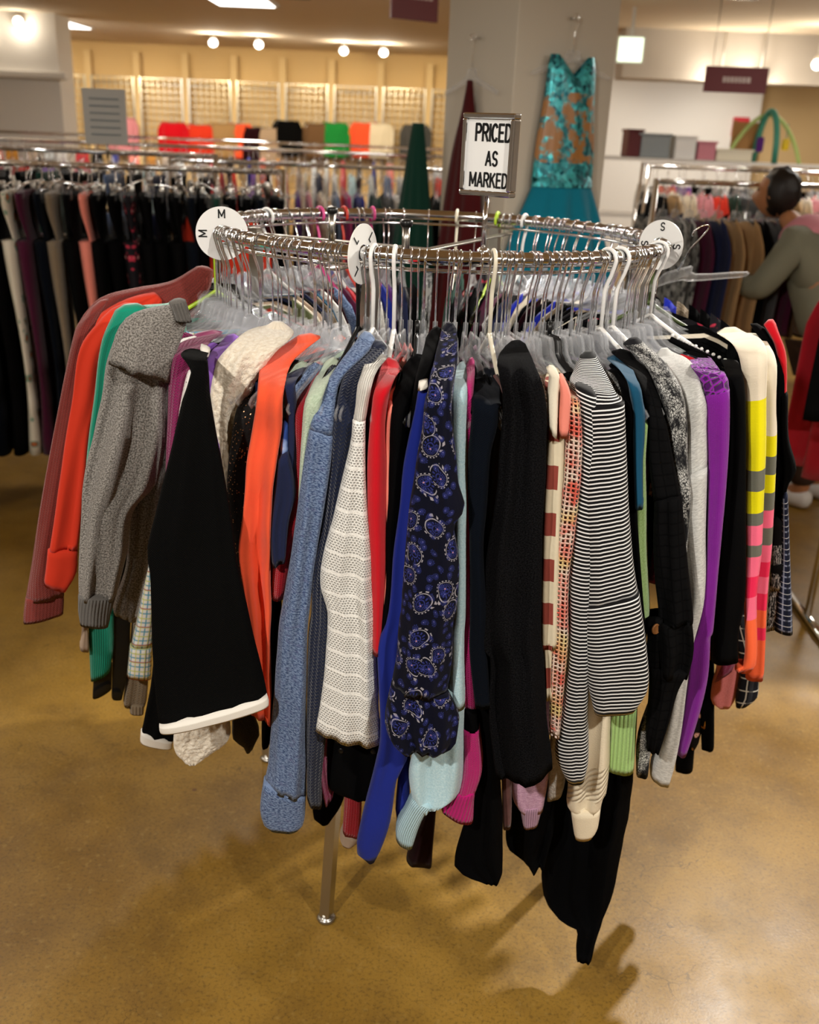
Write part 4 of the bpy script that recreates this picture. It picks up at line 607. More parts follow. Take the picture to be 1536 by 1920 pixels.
dict(n='color_block_sweater',l='magenta pink sweater with a black arm band and ribbed cuff',c='sweater',m='magenta',s=[['sleeve',[[0.057,-0.538,1.3,0.07,-0.539,1.305],[0.055,-0.652,1.291,0.065,-0.652,1.292],[0.063,-0.652,1.146,0.075,-0.653,1.147],[0.077,-0.653,0.902,0.093,-0.654,0.903],[0.075,-0.653,0.874,0.09,-0.653,0.872],[0.079,-0.653,0.815,0.097,-0.654,0.817],[0.084,-0.653,0.726,0.109,-0.654,0.716]], {}],['arm_band',[[0.083,-0.658,0.729,0.108,-0.659,0.723],[0.084,-0.658,0.707,0.113,-0.66,0.685],[0.085,-0.658,0.685,0.114,-0.66,0.683]], {'mat': 'black_knit'}],['lower_sleeve',[[0.085,-0.659,0.688,0.115,-0.661,0.684],[0.091,-0.659,0.6,0.125,-0.662,0.604],[0.084,-0.659,0.541,0.117,-0.661,0.551]], {}],['cuff',[[0.082,-0.663,0.55,0.116,-0.665,0.558],[0.068,-0.662,0.523,0.115,-0.665,0.532],[0.057,-0.661,0.508,0.116,-0.665,0.486]], {'rib': 1}]],h='clear',p=274.4,L=0.44,w=0.205),
dict(n='maroon_trousers',l='dark maroon trouser leg hanging low behind the pale blue cuff',c='trousers',m='maroon_dark',s=[['leg',[[0.036,-0.498,1.01,0.057,-0.498,1.01],[0.036,-0.498,0.412,0.057,-0.498,0.414],[0.027,-0.497,0.367,0.054,-0.498,0.379],[0.003,-0.497,0.274,0.052,-0.498,0.279],[-0.002,-0.496,0.25,0.051,-0.498,0.238]], {}]],h='clear',p=273.5,L=0.4,w=0.205),
dict(n='rolled_sleeve_jacket',l='dark navy jacket with a rolled up sleeve beside the magenta sweater',c='jacket',m='ink',s=[['shoulder',[[0.077,-0.532,1.285,0.113,-0.535,1.285],[0.064,-0.668,1.279,0.109,-0.671,1.27],[0.062,-0.668,1.256,0.104,-0.67,1.256]], {'b': 0.035}],['sleeve',[[0.065,-0.676,1.281,0.104,-0.679,1.267],[0.064,-0.676,1.23,0.105,-0.679,1.239],[0.063,-0.676,1.19,0.098,-0.678,1.192],[0.068,-0.676,1.11,0.098,-0.678,1.112],[0.075,-0.677,1.034,0.098,-0.678,1.035],[0.083,-0.677,0.915,0.112,-0.679,0.918],[0.087,-0.678,0.847,0.117,-0.679,0.85],[0.102,-0.678,0.744,0.13,-0.68,0.747]], {}]],h='clear',p=277,L=0.46,w=0.205),
dict(n='black_dress',l='black knit dress with a flared hem hanging low at the front',c='dress',m='black_knit',s=[['skirt',[[0.091,-0.587,1.01,0.138,-0.591,1.01],[0.099,-0.626,0.816,0.146,-0.63,0.821],[0.107,-0.627,0.692,0.155,-0.631,0.697],[0.109,-0.627,0.587,0.158,-0.631,0.593],[0.102,-0.626,0.447,0.174,-0.632,0.457],[0.09,-0.625,0.353,0.181,-0.633,0.348],[0.106,-0.627,0.337,0.181,-0.633,0.336],[0.149,-0.63,0.326,0.177,-0.633,0.33]], {}]],h='clear',p=279.2,L=0.5,w=0.205),
dict(n='fuzzy_cardigan',l='charcoal black brushed wool cardigan with a scalloped front hem',c='cardigan',m='charcoal',s=[['sleeve',[[0.118,-0.523,1.328,0.152,-0.526,1.334],[0.098,-0.681,1.33,0.157,-0.686,1.327],[0.109,-0.682,1.277,0.176,-0.688,1.271],[0.111,-0.682,1.215,0.182,-0.688,1.198],[0.109,-0.682,1.108,0.186,-0.689,1.119],[0.102,-0.681,1.007,0.19,-0.689,1.015],[0.105,-0.681,0.858,0.206,-0.69,0.856],[0.118,-0.682,0.85,0.207,-0.69,0.859],[0.127,-0.683,0.73,0.224,-0.692,0.742],[0.139,-0.684,0.651,0.241,-0.694,0.649],[0.15,-0.685,0.605,0.245,-0.694,0.624]], {'fold': 1.6, 'b': 0.026}]],h='clear',p=282,L=0.46,w=0.205),
dict(n='rope_trim_blouse',l='top with a brown twisted rope trim dangling below the charcoal cardigan',c='top',m='brown_rib',s=[['trim',[[0.158,-0.575,1.01,0.178,-0.577,1.01],[0.163,-0.594,0.588,0.183,-0.596,0.591],[0.167,-0.595,0.539,0.185,-0.597,0.545],[0.174,-0.595,0.467,0.191,-0.597,0.47],[0.178,-0.596,0.427,0.193,-0.598,0.428]], {}]],h='clear',p=281,L=0.44,w=0.205),
dict(n='mauve_sweater',l='dusty mauve sweater cuff under the charcoal cardigan hem',c='sweater',m='mauve',s=[['sleeve',[[0.187,-0.555,1.01,0.247,-0.563,1.01],[0.181,-0.554,0.594,0.253,-0.564,0.605],[0.187,-0.555,0.528,0.26,-0.565,0.517],[0.197,-0.556,0.461,0.257,-0.565,0.468],[0.215,-0.559,0.434,0.256,-0.565,0.448]], {}],['cuff',[[0.211,-0.562,0.449,0.256,-0.569,0.463],[0.217,-0.563,0.42,0.251,-0.568,0.43],[0.221,-0.564,0.404,0.249,-0.568,0.414]], {'rib': 1}]],h='clear',p=283.5,L=0.46,w=0.205),
dict(n='green_sweater',l='dark bottle green cuff peeking out below the mauve cuff',c='sweater',m='bottle',s=[['cuff',[[0.22,-0.515,1.01,0.256,-0.521,1.01],[0.22,-0.515,0.406,0.256,-0.521,0.412],[0.226,-0.516,0.371,0.257,-0.521,0.377],[0.232,-0.517,0.352,0.256,-0.521,0.353]], {'rib': 1}]],h='clear',p=284.5,L=0.4,w=0.205),
dict(n='lace_trim_blouse',l='white top whose crocheted lace hem shows beside the striped top',c='top',m='lace_white',s=[['hem',[[0.26,-0.528,1.01,0.296,-0.535,1.01],[0.26,-0.528,0.524,0.296,-0.535,0.531],[0.264,-0.529,0.479,0.297,-0.535,0.485],[0.265,-0.529,0.444,0.294,-0.534,0.46]], {}]],h='clear',p=286,L=0.44,w=0.205),
dict(n='check_blouse',l='cream blouse with brown squares and a knotted neck tie',c='blouse',m='brown_check',s=[['sleeve',[[0.193,-0.5,1.285,0.218,-0.503,1.283],[0.174,-0.643,1.296,0.204,-0.647,1.291],[0.183,-0.644,1.252,0.211,-0.648,1.221],[0.186,-0.644,1.177,0.215,-0.648,1.183],[0.19,-0.645,1.098,0.219,-0.649,1.101],[0.197,-0.646,0.975,0.227,-0.65,0.978],[0.208,-0.647,0.845,0.235,-0.651,0.848],[0.208,-0.647,0.868,0.228,-0.65,0.871],[0.22,-0.649,0.793,0.231,-0.65,0.794],[0.225,-0.65,0.749,0.236,-0.651,0.751]], {}],['neck_tie',[[0.172,-0.66,1.329,0.187,-0.662,1.328],[0.177,-0.661,1.319,0.193,-0.663,1.32],[0.177,-0.661,1.286,0.194,-0.663,1.291],[0.185,-0.662,1.235,0.198,-0.664,1.221]], {'b': 0.012, 'mat': 'ivory'}],['tie_loop',[[0.192,-0.659,1.317,0.201,-0.66,1.314],[0.196,-0.659,1.294,0.212,-0.662,1.288],[0.198,-0.66,1.25,0.215,-0.662,1.237],[0.202,-0.66,1.224,0.214,-0.662,1.222]], {'b': 0.014, 'mat': 'salmon'}]],h='clear',p=286.5,L=0.44,w=0.205),
dict(n='crochet_blouse',l='coral pink open crochet top beside the striped top',c='top',m='coral_crochet',s=[['sleeve',[[0.223,-0.487,1.276,0.245,-0.491,1.27],[0.21,-0.642,1.279,0.229,-0.645,1.277],[0.213,-0.643,1.231,0.238,-0.646,1.233],[0.216,-0.643,1.139,0.244,-0.647,1.161],[0.216,-0.643,1.058,0.245,-0.647,1.061],[0.218,-0.643,0.975,0.243,-0.647,0.978],[0.223,-0.644,0.889,0.25,-0.648,0.892],[0.224,-0.644,0.858,0.253,-0.649,0.862],[0.23,-0.645,0.762,0.255,-0.649,0.765],[0.237,-0.646,0.677,0.257,-0.649,0.672]], {}]],h='clear',p=288,L=0.44,w=0.205),
dict(n='striped_shirt',l='black and white pinstriped top with a bell cuff',c='top',m='stripe_bw',s=[['shoulder',[[0.249,-0.472,1.308,0.276,-0.476,1.311],[0.237,-0.547,1.295,0.29,-0.556,1.293],[0.226,-0.621,1.286,0.298,-0.634,1.276],[0.242,-0.624,1.25,0.301,-0.634,1.263]], {'b': 0.03, 'fold': 0.4}],['sleeve',[[0.242,-0.632,1.263,0.299,-0.642,1.274],[0.246,-0.632,1.195,0.308,-0.644,1.213],[0.254,-0.634,1.097,0.325,-0.647,1.106],[0.271,-0.637,0.996,0.344,-0.651,1.006],[0.275,-0.638,0.919,0.358,-0.653,0.953]], {'fold': 0.45}],['bell_cuff',[[0.272,-0.64,0.923,0.357,-0.659,0.958],[0.283,-0.642,0.836,0.382,-0.664,0.854],[0.293,-0.644,0.78,0.393,-0.666,0.784],[0.31,-0.648,0.723,0.377,-0.663,0.738]], {'b': 0.026, 'fold': 0.3}],['body_front',[[0.222,-0.628,1.295,0.257,-0.634,1.283],[0.238,-0.631,1.213,0.268,-0.636,1.216],[0.243,-0.632,1.096,0.273,-0.636,1.099],[0.246,-0.632,0.971,0.283,-0.638,0.976],[0.258,-0.634,0.84,0.293,-0.64,0.845],[0.259,-0.634,0.706,0.303,-0.641,0.713],[0.254,-0.633,0.622,0.314,-0.643,0.611],[0.28,-0.638,0.572,0.311,-0.643,0.575]], {'b': 0.03, 'fold': 0.4}]],h='clear',p=291.5,L=0.42,w=0.205),
dict(n='rib_pants',l='off white ribbed trouser hem under the striped bell cuff',c='trousers',m='white_rib',s=[['leg',[[0.288,-0.511,1.01,0.327,-0.52,1.01],[0.316,-0.558,0.712,0.355,-0.567,0.72],[0.323,-0.56,0.606,0.362,-0.568,0.615],[0.329,-0.561,0.54,0.359,-0.568,0.552]], {}]],h='clear',p=292,L=0.4,w=0.205),
dict(n='quilted_sweater',l='cream sweater sleeve with diagonal quilted ridges hanging low',c='sweater',m='cream_quilt',s=[['sleeve',[[0.267,-0.516,1.01,0.325,-0.528,1.01],[0.293,-0.571,0.579,0.363,-0.586,0.595],[0.296,-0.572,0.49,0.367,-0.587,0.507],[0.297,-0.572,0.468,0.362,-0.586,0.491],[0.307,-0.574,0.452,0.36,-0.586,0.465]], {}],['cuff',[[0.305,-0.578,0.458,0.359,-0.59,0.471],[0.315,-0.58,0.411,0.358,-0.59,0.425],[0.319,-0.581,0.399,0.351,-0.588,0.407]], {}]],h='clear',p=290.5,L=0.45,w=0.205),
dict(n='long_cardigan',l='very long black cardigan draping almost to the floor',c='cardigan',m='black_knit',s=[['front_drape',[[0.33,-0.448,1.01,0.388,-0.461,1.01],[0.286,-0.438,0.549,0.432,-0.471,0.609],[0.283,-0.451,0.469,0.437,-0.485,0.504],[0.277,-0.463,0.355,0.438,-0.499,0.394],[0.28,-0.477,0.24,0.433,-0.511,0.28],[0.289,-0.492,0.156,0.423,-0.522,0.193],[0.319,-0.512,0.125,0.409,-0.532,0.143],[0.354,-0.533,0.127,0.403,-0.544,0.138],[0.355,-0.547,0.084,0.393,-0.555,0.102],[0.357,-0.561,0.072,0.389,-0.568,0.081]], {'b': 0.03, 'fold': 1.6}],['back_drape',[[0.18,-0.515,0.48,0.277,-0.529,0.497],[0.192,-0.517,0.357,0.288,-0.531,0.375],[0.2,-0.518,0.305,0.279,-0.53,0.311],[0.227,-0.522,0.289,0.277,-0.529,0.274]], {'fold': 2}]],h='clear',p=294,L=0.5,w=0.205),
dict(n='knit_sweater',l='black knit sweater sliver beside the striped sleeve',c='sweater',m='black_knit',s=[['sleeve',[[0.307,-0.433,1.287,0.338,-0.439,1.29],[0.305,-0.572,1.277,0.327,-0.576,1.271],[0.32,-0.575,1.2,0.337,-0.578,1.202],[0.338,-0.579,1.08,0.353,-0.582,1.082],[0.359,-0.583,0.954,0.376,-0.586,0.956],[0.393,-0.59,0.781,0.409,-0.593,0.783],[0.387,-0.589,0.787,0.404,-0.592,0.79]], {}]],h='clear',p=294.5,L=0.44,w=0.205),
dict(n='knit_pullover',l='dark teal blue top with a seamed shoulder beside the lime sleeve',c='top',m='petrol',s=[['sleeve',[[0.302,-0.432,1.299,0.342,-0.44,1.291],[0.309,-0.584,1.299,0.331,-0.589,1.29],[0.323,-0.587,1.251,0.342,-0.591,1.255],[0.329,-0.588,1.205,0.348,-0.592,1.207],[0.336,-0.59,1.158,0.35,-0.593,1.168],[0.347,-0.592,1.086,0.36,-0.595,1.087]], {}]],h='clear',p=296.3,L=0.42,w=0.205),
dict(n='rib_sweater',l='lime green fuzzy rib knit sweater with a long ribbed sleeve',c='sweater',m='lime',s=[['sleeve',[[0.345,-0.557,1.212,0.359,-0.56,1.222],[0.346,-0.557,1.155,0.362,-0.56,1.166],[0.352,-0.558,1.094,0.371,-0.562,1.097],[0.365,-0.561,0.988,0.384,-0.566,0.991],[0.38,-0.565,0.901,0.402,-0.57,0.882],[0.375,-0.563,0.821,0.403,-0.57,0.827],[0.362,-0.56,0.743,0.406,-0.571,0.751],[0.361,-0.56,0.663,0.405,-0.57,0.678]], {}],['cuff',[[0.36,-0.563,0.671,0.404,-0.574,0.686],[0.363,-0.564,0.601,0.41,-0.576,0.612],[0.365,-0.565,0.551,0.413,-0.577,0.551]], {'rib': 1}]],h='clear',p=297.5,L=0.42,w=0.205),
dict(n='utility_jacket',l='black gauze jacket with a button tab on the rolled sleeve',c='jacket',m='black_gauze',s=[['shoulder',[[0.31,-0.424,1.308,0.354,-0.433,1.3],[0.333,-0.488,1.293,0.375,-0.498,1.282],[0.352,-0.559,1.245,0.383,-0.566,1.233],[0.361,-0.561,1.178,0.398,-0.57,1.183],[0.382,-0.566,1.09,0.425,-0.576,1.1]], {}],['sleeve',[[0.381,-0.573,1.094,0.423,-0.584,1.104],[0.386,-0.575,1.039,0.435,-0.588,1.047],[0.395,-0.577,0.975,0.449,-0.591,0.985],[0.415,-0.582,0.866,0.472,-0.598,0.878],[0.391,-0.576,0.879,0.467,-0.596,0.893],[0.403,-0.579,0.832,0.48,-0.6,0.828],[0.412,-0.581,0.779,0.477,-0.599,0.773]], {'fold': 1.2}],['rolled_cuff',[[0.409,-0.586,0.791,0.475,-0.605,0.787],[0.416,-0.588,0.721,0.463,-0.602,0.743],[0.419,-0.589,0.659,0.458,-0.6,0.685],[0.426,-0.591,0.618,0.449,-0.597,0.616]], {'fold': 2}],['button_tab',[[0.396,-0.583,0.879,0.421,-0.59,0.882],[0.401,-0.585,0.83,0.426,-0.592,0.835],[0.407,-0.586,0.78,0.432,-0.593,0.785]], {'b': 0.008, 'button': 1}]],h='clear',p=299,L=0.44,w=0.205),
dict(n='snake_print_blouse',l='black and white snakeskin print blouse beside the light grey sweatshirt',c='blouse',m='snake',s=[['sleeve',[[0.33,-0.414,1.322,0.361,-0.421,1.328],[0.36,-0.467,1.298,0.389,-0.474,1.305],[0.37,-0.53,1.273,0.405,-0.539,1.281],[0.387,-0.534,1.232,0.421,-0.543,1.24],[0.402,-0.538,1.177,0.43,-0.545,1.189],[0.415,-0.541,1.137,0.436,-0.547,1.144],[0.426,-0.544,1.093,0.448,-0.55,1.096],[0.442,-0.548,0.766,0.467,-0.554,0.771],[0.431,-0.545,0.685,0.461,-0.553,0.691],[0.419,-0.542,0.6,0.448,-0.55,0.618],[0.427,-0.544,0.528,0.449,-0.55,0.526]], {}]],h='clear',p=301.5,L=0.42,w=0.205),
dict(n='sweatshirt',l='light heather grey sweatshirt with a dropped shoulder seam',c='sweatshirt',m='pale_grey',s=[['shoulder',[[0.406,-0.341,1.291,0.432,-0.347,1.298],[0.41,-0.423,1.286,0.453,-0.435,1.297],[0.422,-0.51,1.259,0.453,-0.518,1.268],[0.433,-0.513,1.203,0.465,-0.521,1.208],[0.438,-0.514,1.146,0.473,-0.524,1.151],[0.438,-0.514,1.112,0.475,-0.524,1.137]], {}],['sleeve',[[0.434,-0.521,1.119,0.473,-0.532,1.141],[0.449,-0.525,1.021,0.486,-0.536,1.028],[0.48,-0.534,0.891,0.502,-0.541,0.896],[0.477,-0.533,0.785,0.497,-0.539,0.805],[0.476,-0.533,0.69,0.498,-0.539,0.717],[0.469,-0.531,0.595,0.501,-0.54,0.637],[0.455,-0.527,0.535,0.5,-0.54,0.548],[0.458,-0.528,0.512,0.495,-0.539,0.494]], {}]],h='clear',p=304.5,L=0.42,w=0.205),
dict(n='crochet_yoke_sweater',l='bright purple sweater with a crocheted shoulder yoke',c='sweater',m='purple',s=[['yoke',[[0.52,-0.144,1.252,0.554,-0.154,1.26],[0.442,-0.492,1.299,0.484,-0.504,1.3],[0.457,-0.496,1.265,0.496,-0.508,1.272],[0.463,-0.498,1.237,0.498,-0.508,1.258]], {'mat': 'purple_crochet'}],['sleeve',[[0.457,-0.505,1.259,0.494,-0.516,1.272],[0.464,-0.507,1.22,0.501,-0.518,1.229],[0.478,-0.511,1.147,0.51,-0.52,1.152],[0.49,-0.514,1.063,0.516,-0.522,1.068],[0.504,-0.519,0.931,0.525,-0.525,0.935],[0.505,-0.519,0.814,0.533,-0.527,0.82],[0.498,-0.517,0.803,0.529,-0.526,0.83],[0.504,-0.519,0.726,0.537,-0.528,0.733],[0.506,-0.519,0.645,0.533,-0.527,0.652],[0.506,-0.519,0.56,0.523,-0.524,0.559]], {}]],h='clear',p=307.5,L=0.42,w=0.205),
dict(n='jersey_shirt',l='plain black jersey top between the purple sweater and colourful striped sweater',c='top',m='black_plain',s=[['sleeve',[[0.568,-0.174,1.26,0.598,-0.183,1.259],[0.507,-0.441,1.282,0.534,-0.449,1.284],[0.52,-0.445,1.222,0.547,-0.454,1.221],[0.532,-0.449,1.129,0.561,-0.458,1.134],[0.538,-0.45,0.995,0.581,-0.464,1.003],[0.548,-0.454,0.855,0.6,-0.47,0.866],[0.556,-0.456,0.782,0.6,-0.47,0.797],[0.562,-0.458,0.728,0.608,-0.473,0.736]], {}]],h='clear',p=311,L=0.42,w=0.205),
dict(n='floral_blouse',l='black floral blouse whose pink flowered hem hangs beside the purple sleeve',c='blouse',m='floral',s=[['hem',[[0.557,-0.186,1.01,0.581,-0.194,1.01],[0.614,-0.205,0.636,0.638,-0.213,0.642],[0.629,-0.21,0.546,0.647,-0.216,0.569],[0.627,-0.209,0.448,0.651,-0.217,0.455],[0.627,-0.209,0.388,0.649,-0.216,0.378],[0.634,-0.211,0.367,0.645,-0.215,0.368]], {}]],h='clear',p=309,L=0.42,w=0.205),
dict(n='mustard_scarf',l='mustard knitted strip with a tasselled end beside the floral hem',c='scarf',m='mustard',s=[['strip',[[0.562,-0.193,1.01,0.574,-0.197,1.01],[0.635,-0.218,0.583,0.647,-0.222,0.586],[0.641,-0.22,0.495,0.654,-0.224,0.505],[0.645,-0.222,0.433,0.656,-0.225,0.433]], {}]],h=None,p=309.5,L=0.5,w=0.205),
dict(n='black_trousers',l='black trouser hem hanging behind the floral hem',c='trousers',m='black_knit',s=[['leg',[[0.554,-0.191,1.01,0.581,-0.201,1.01],[0.631,-0.218,0.519,0.658,-0.228,0.527],[0.642,-0.222,0.445,0.669,-0.231,0.452],[0.653,-0.226,0.375,0.678,-0.235,0.379]], {}]],h='clear',p=308,L=0.4,w=0.205),
dict(n='black_pants',l='black hem peeking out below the purple sleeve end',c='trousers',m='black_plain',s=[['leg',[[0.551,-0.18,1.01,0.589,-0.192,1.01],[0.597,-0.195,0.424,0.635,-0.207,0.434],[0.606,-0.198,0.346,0.644,-0.21,0.357],[0.611,-0.2,0.292,0.648,-0.212,0.299]], {}]],h='clear',p=304,L=0.4,w=0.205),
dict(n='pink_crochet_blouse',l='candy pink crocheted top behind the black jersey sleeve',c='top',m='pink_crochet',s=[['hem',[[0.553,-0.204,1.01,0.573,-0.211,1.01],[0.667,-0.246,0.704,0.687,-0.253,0.715],[0.659,-0.243,0.629,0.692,-0.255,0.65],[0.65,-0.24,0.558,0.682,-0.252,0.599]], {}]],h='clear',p=312.5,L=0.4,w=0.205),
dict(n='rose_sweater',l='salmon rose sweater cuff under the candy pink crochet',c='sweater',m='rose',s=[['hem',[[0.54,-0.197,1.01,0.587,-0.214,1.01],[0.648,-0.236,0.606,0.695,-0.253,0.619],[0.647,-0.236,0.544,0.699,-0.255,0.565],[0.652,-0.238,0.507,0.697,-0.254,0.52],[0.668,-0.244,0.498,0.692,-0.252,0.505]], {}]],h='clear',p=313.2,L=0.4,w=0.205),
dict(n='plaid_flannel',l='black and white plaid flannel hem below the striped orange cuff',c='shirt',m='bw_plaid',s=[['hem',[[0.54,-0.211,1.01,0.578,-0.226,1.01],[0.687,-0.268,0.627,0.725,-0.283,0.638],[0.691,-0.269,0.567,0.729,-0.284,0.585],[0.692,-0.27,0.523,0.732,-0.285,0.548],[0.695,-0.271,0.518,0.718,-0.28,0.528]], {}]],h='clear',p=316,L=0.4,w=0.205),
dict(n='striped_sweater',l='cream sweater with yellow, grey, pink and orange striped sleeves',c='sweater',m='multi_stripe',s=[['body_front',[[0.559,-0.171,1.306,0.605,-0.184,1.313],[0.533,-0.403,1.312,0.576,-0.417,1.325],[0.554,-0.41,1.239,0.588,-0.422,1.244],[0.567,-0.415,1.164,0.6,-0.426,1.169],[0.586,-0.421,1.032,0.617,-0.431,1.038],[0.601,-0.426,0.941,0.627,-0.435,0.946],[0.613,-0.43,0.846,0.634,-0.437,0.851],[0.632,-0.436,0.719,0.654,-0.443,0.724],[0.618,-0.432,0.702,0.647,-0.441,0.701]], {'mat': 'multi_stripe_body'}],['sleeve',[[0.598,-0.196,1.308,0.639,-0.21,1.308],[0.587,-0.353,1.278,0.616,-0.363,1.286],[0.607,-0.359,1.167,0.634,-0.369,1.186],[0.622,-0.365,1.059,0.651,-0.375,1.064],[0.636,-0.369,0.942,0.664,-0.379,0.948],[0.645,-0.373,0.819,0.675,-0.383,0.826],[0.66,-0.378,0.67,0.693,-0.389,0.679],[0.662,-0.379,0.655,0.694,-0.39,0.655]], {}]],h='clear',p=315.5,L=0.42,w=0.205),
dict(n='knit_sweater',l='black knit sweater between the colourful striped and red ones',c='sweater',m='black_knit',s=[['sleeve',[[0.61,-0.205,1.331,0.649,-0.218,1.31],[0.651,-0.234,1.273,0.677,-0.244,1.258],[0.669,-0.24,1.21,0.688,-0.247,1.208],[0.684,-0.246,1.118,0.701,-0.252,1.121],[0.704,-0.253,0.973,0.722,-0.26,0.977],[0.712,-0.256,0.882,0.734,-0.264,0.87]], {}]],h='clear',p=320.5,L=0.42,w=0.205),
dict(n='knit_pullover',l='bright red knit top, outermost on the right side of the rack',c='top',m='red',s=[['sleeve',[[0.632,-0.217,1.334,0.652,-0.224,1.337],[0.652,-0.234,1.304,0.673,-0.241,1.293],[0.671,-0.241,1.243,0.684,-0.245,1.245],[0.68,-0.244,1.207,0.688,-0.247,1.211],[0.69,-0.247,1.138,0.699,-0.251,1.139]], {}]],h='clear',p=325,L=0.3,w=0.205),
dict(n='fringed_poncho',l='black poncho with long white yarn fringe beside the navy plaid shirt',c='poncho',m='black_plain',s=[['hem',[[0.697,-0.273,0.955,0.721,-0.282,0.96],[0.708,-0.278,0.865,0.73,-0.286,0.873],[0.714,-0.28,0.803,0.742,-0.291,0.82]], {'mat': 'fringe_bw'}],['fringe',[[0.708,-0.28,0.861,0.736,-0.291,0.873],[0.715,-0.282,0.788,0.752,-0.297,0.798],[0.723,-0.286,0.709,0.747,-0.295,0.726]], {'mat': 'fringe_bw', 'fold': 2, 'b': 0.015}]],h='clear',p=322,L=0.4,w=0.205),
dict(n='plaid_shirt',l='navy and white plaid shirt tail under the white fringe',c='shirt',m='navy_plaid',s=[['hem',[[0.705,-0.277,1.007,0.715,-0.281,1.009],[0.722,-0.284,0.884,0.743,-0.292,0.863],[0.73,-0.287,0.781,0.757,-0.297,0.793],[0.735,-0.289,0.721,0.771,-0.303,0.715]], {}]],h='clear',p=326,L=0.4,w=0.205),
dict(n='black_blouse',l='black blouse with a pointed elbow fold behind the red top',c='blouse',m='black_plain',s=[['sleeve',[[0.676,-0.251,1.204,0.687,-0.256,1.206],[0.692,-0.257,1.112,0.703,-0.261,1.123],[0.7,-0.26,1.075,0.727,-0.27,1.058],[0.706,-0.263,1.032,0.718,-0.267,1.029],[0.712,-0.265,0.978,0.72,-0.268,0.98]], {}]],h='clear',p=330,L=0.4,w=0.205)
]
# ------------------------------------------------------------------ build the garments at the front of the rack
NOBODY = ('scarf',)
def build(i, g):
    ph = math.radians(g['p']); root = thing(g['n'], g['l'], g['c'], pol(g['p'], RR, ZR), ph, 'clothes hanging on the front half of the round rack')
    inv = (Matrix.Translation(root.location) @ Matrix.Rotation(ph, 4, 'Z')).inverted()
    for j, (part, rows, o) in enumerate(g['s']):
        mat = o.get('mat') or g['m']
        if part == 'cuff' and 'mat' not in o and g['m'] in RIBBED: mat = RIBBED[g['m']]
        if part in ('collar', 'hem') and o.get('rib') and g['m'] in RIBBED: mat = RIBBED[g['m']]
        ax = abs((g['p']-270+180) % 360-180); b = o.get('b', .026 if ax < 35 else .02)
        bm = sleeve_bm(rows, b, o.get('fold', .08 if 'piping' in part else .4 if part in ('cuff', 'hem', 'piping', 'lower_piping', 'collar', 'hem_point', 'arm_band', 'bell_cuff') else 1.0), i*7.3+j*1.9+1, shoulder=(j == 0 and g['h'] is not None), fluff=mat == 'sherpa')
        bmesh.ops.transform(bm, matrix=inv, verts=bm.verts); s = obj(part, bm, mat, root)
        if o.get('button'):
            c = inv @ Vector(((rows[0][0]+rows[0][3])/2, (rows[0][1]+rows[0][4])/2, rows[0][2]-.012)); n = (Vector((0.55, -.9, .1))).normalized()
            n = inv.to_3x3() @ n; bb = bmesh.new(); lathe(bb, [(.0095, 0), (.010, .002), (.0085, .0035), (.007, .0028), (.001, .0028)], (0, 0, 0), 20)
            bmesh.ops.transform(bb, matrix=Matrix.Translation(c+n*.004) @ n.to_track_quat('Z', 'Y').to_matrix().to_4x4(), verts=bb.verts); obj('button', bb, 'brass_button', s)
        if o.get('snaps'):
            for q in ((.12, .7), (.75, .62), (.82, .9), (.2, .93)):
                A = rows[1]; B = rows[2]; l = [A[k]*(1-q[1])+B[k]*q[1] for k in range(6)]; pt = Vector([l[k]*(1-q[0])+l[k+3]*q[0] for k in range(3)])
                out = Vector((pt.x, pt.y, 0)).normalized(); bb = bmesh.new(); lathe(bb, [(.006, 0), (.006, .002), (.004, .003)], (0, 0, 0), 14)
                bmesh.ops.transform(bb, matrix=inv @ Matrix.Translation(pt+out*.001) @ out.to_track_quat('Z', 'Y').to_matrix().to_4x4(), verts=bb.verts); obj('snap', bb, 'black_plastic', s)
    if g['h'] is not None:
        obj('body', body_bm(.19, g['w']-.03, g['L'], .0058, i*3.1, drop=.16), g.get('bm') or ('black_knit' if g['m'] in ('fringe_bw',) else g['m']), root)
        k = HKIND.get(g['l']) or g['h']
        ring_hanger(k, g['p'], KW[k]+' holding the '+' '.join(g['l'].split()[:6]), 'hangers on the front of the round rack')
    return root
def _rib(key, c, c2, su=200): rib(key, c, c2, su); return key
RIBBED = {'teal_knit': _rib('teal_rib', '#00866a', '#09967a'), 'grey_wool': _rib('grey_rib', '#5e5b57', '#6e6a66', 170), 'taupe': _rib('taupe_rib', '#8e7d66', '#7b6b56', 130), 'ice_fleece': _rib('ice_rib', '#c0e2ec', '#b0d6e2', 240), 'magenta': _rib('magenta_rib', '#c01873', '#a91262', 150),
          'mauve': _rib('mauve_rib', '#b88ea8', '#c49cb4', 220), 'bottle': 'bottle', 'lime': _rib('lime_rib', '#b6dc8c', '#9ecc74', 130)}
HKIND = {}
for i, g in enumerate(GARMENTS):
    key = g['l']
    if 'white open mesh' in key or 'plain black jersey' in key: HKIND[key] = 'white'
    elif 'navy cable' in key: HKIND[key] = 'blackp'
    elif 'scarlet red crew' in key: HKIND[key] = 'white'
    elif 'charcoal black brushed' in key: HKIND[key] = 'cream'
    elif 'emerald' in key: HKIND[key] = 'lime'
    elif 'coral red linen' in key or 'dark teal blue' in key: HKIND[key] = 'black'
    elif 'cream blouse with brown' in key or 'navy blouse with a tie' in key: HKIND[key] = 'pink'
    elif 'cream sweater with yellow' in key: HKIND[key] = 'white'
    elif 'bright red knit' in key: HKIND[key] = 'clear'
    build(i, g)

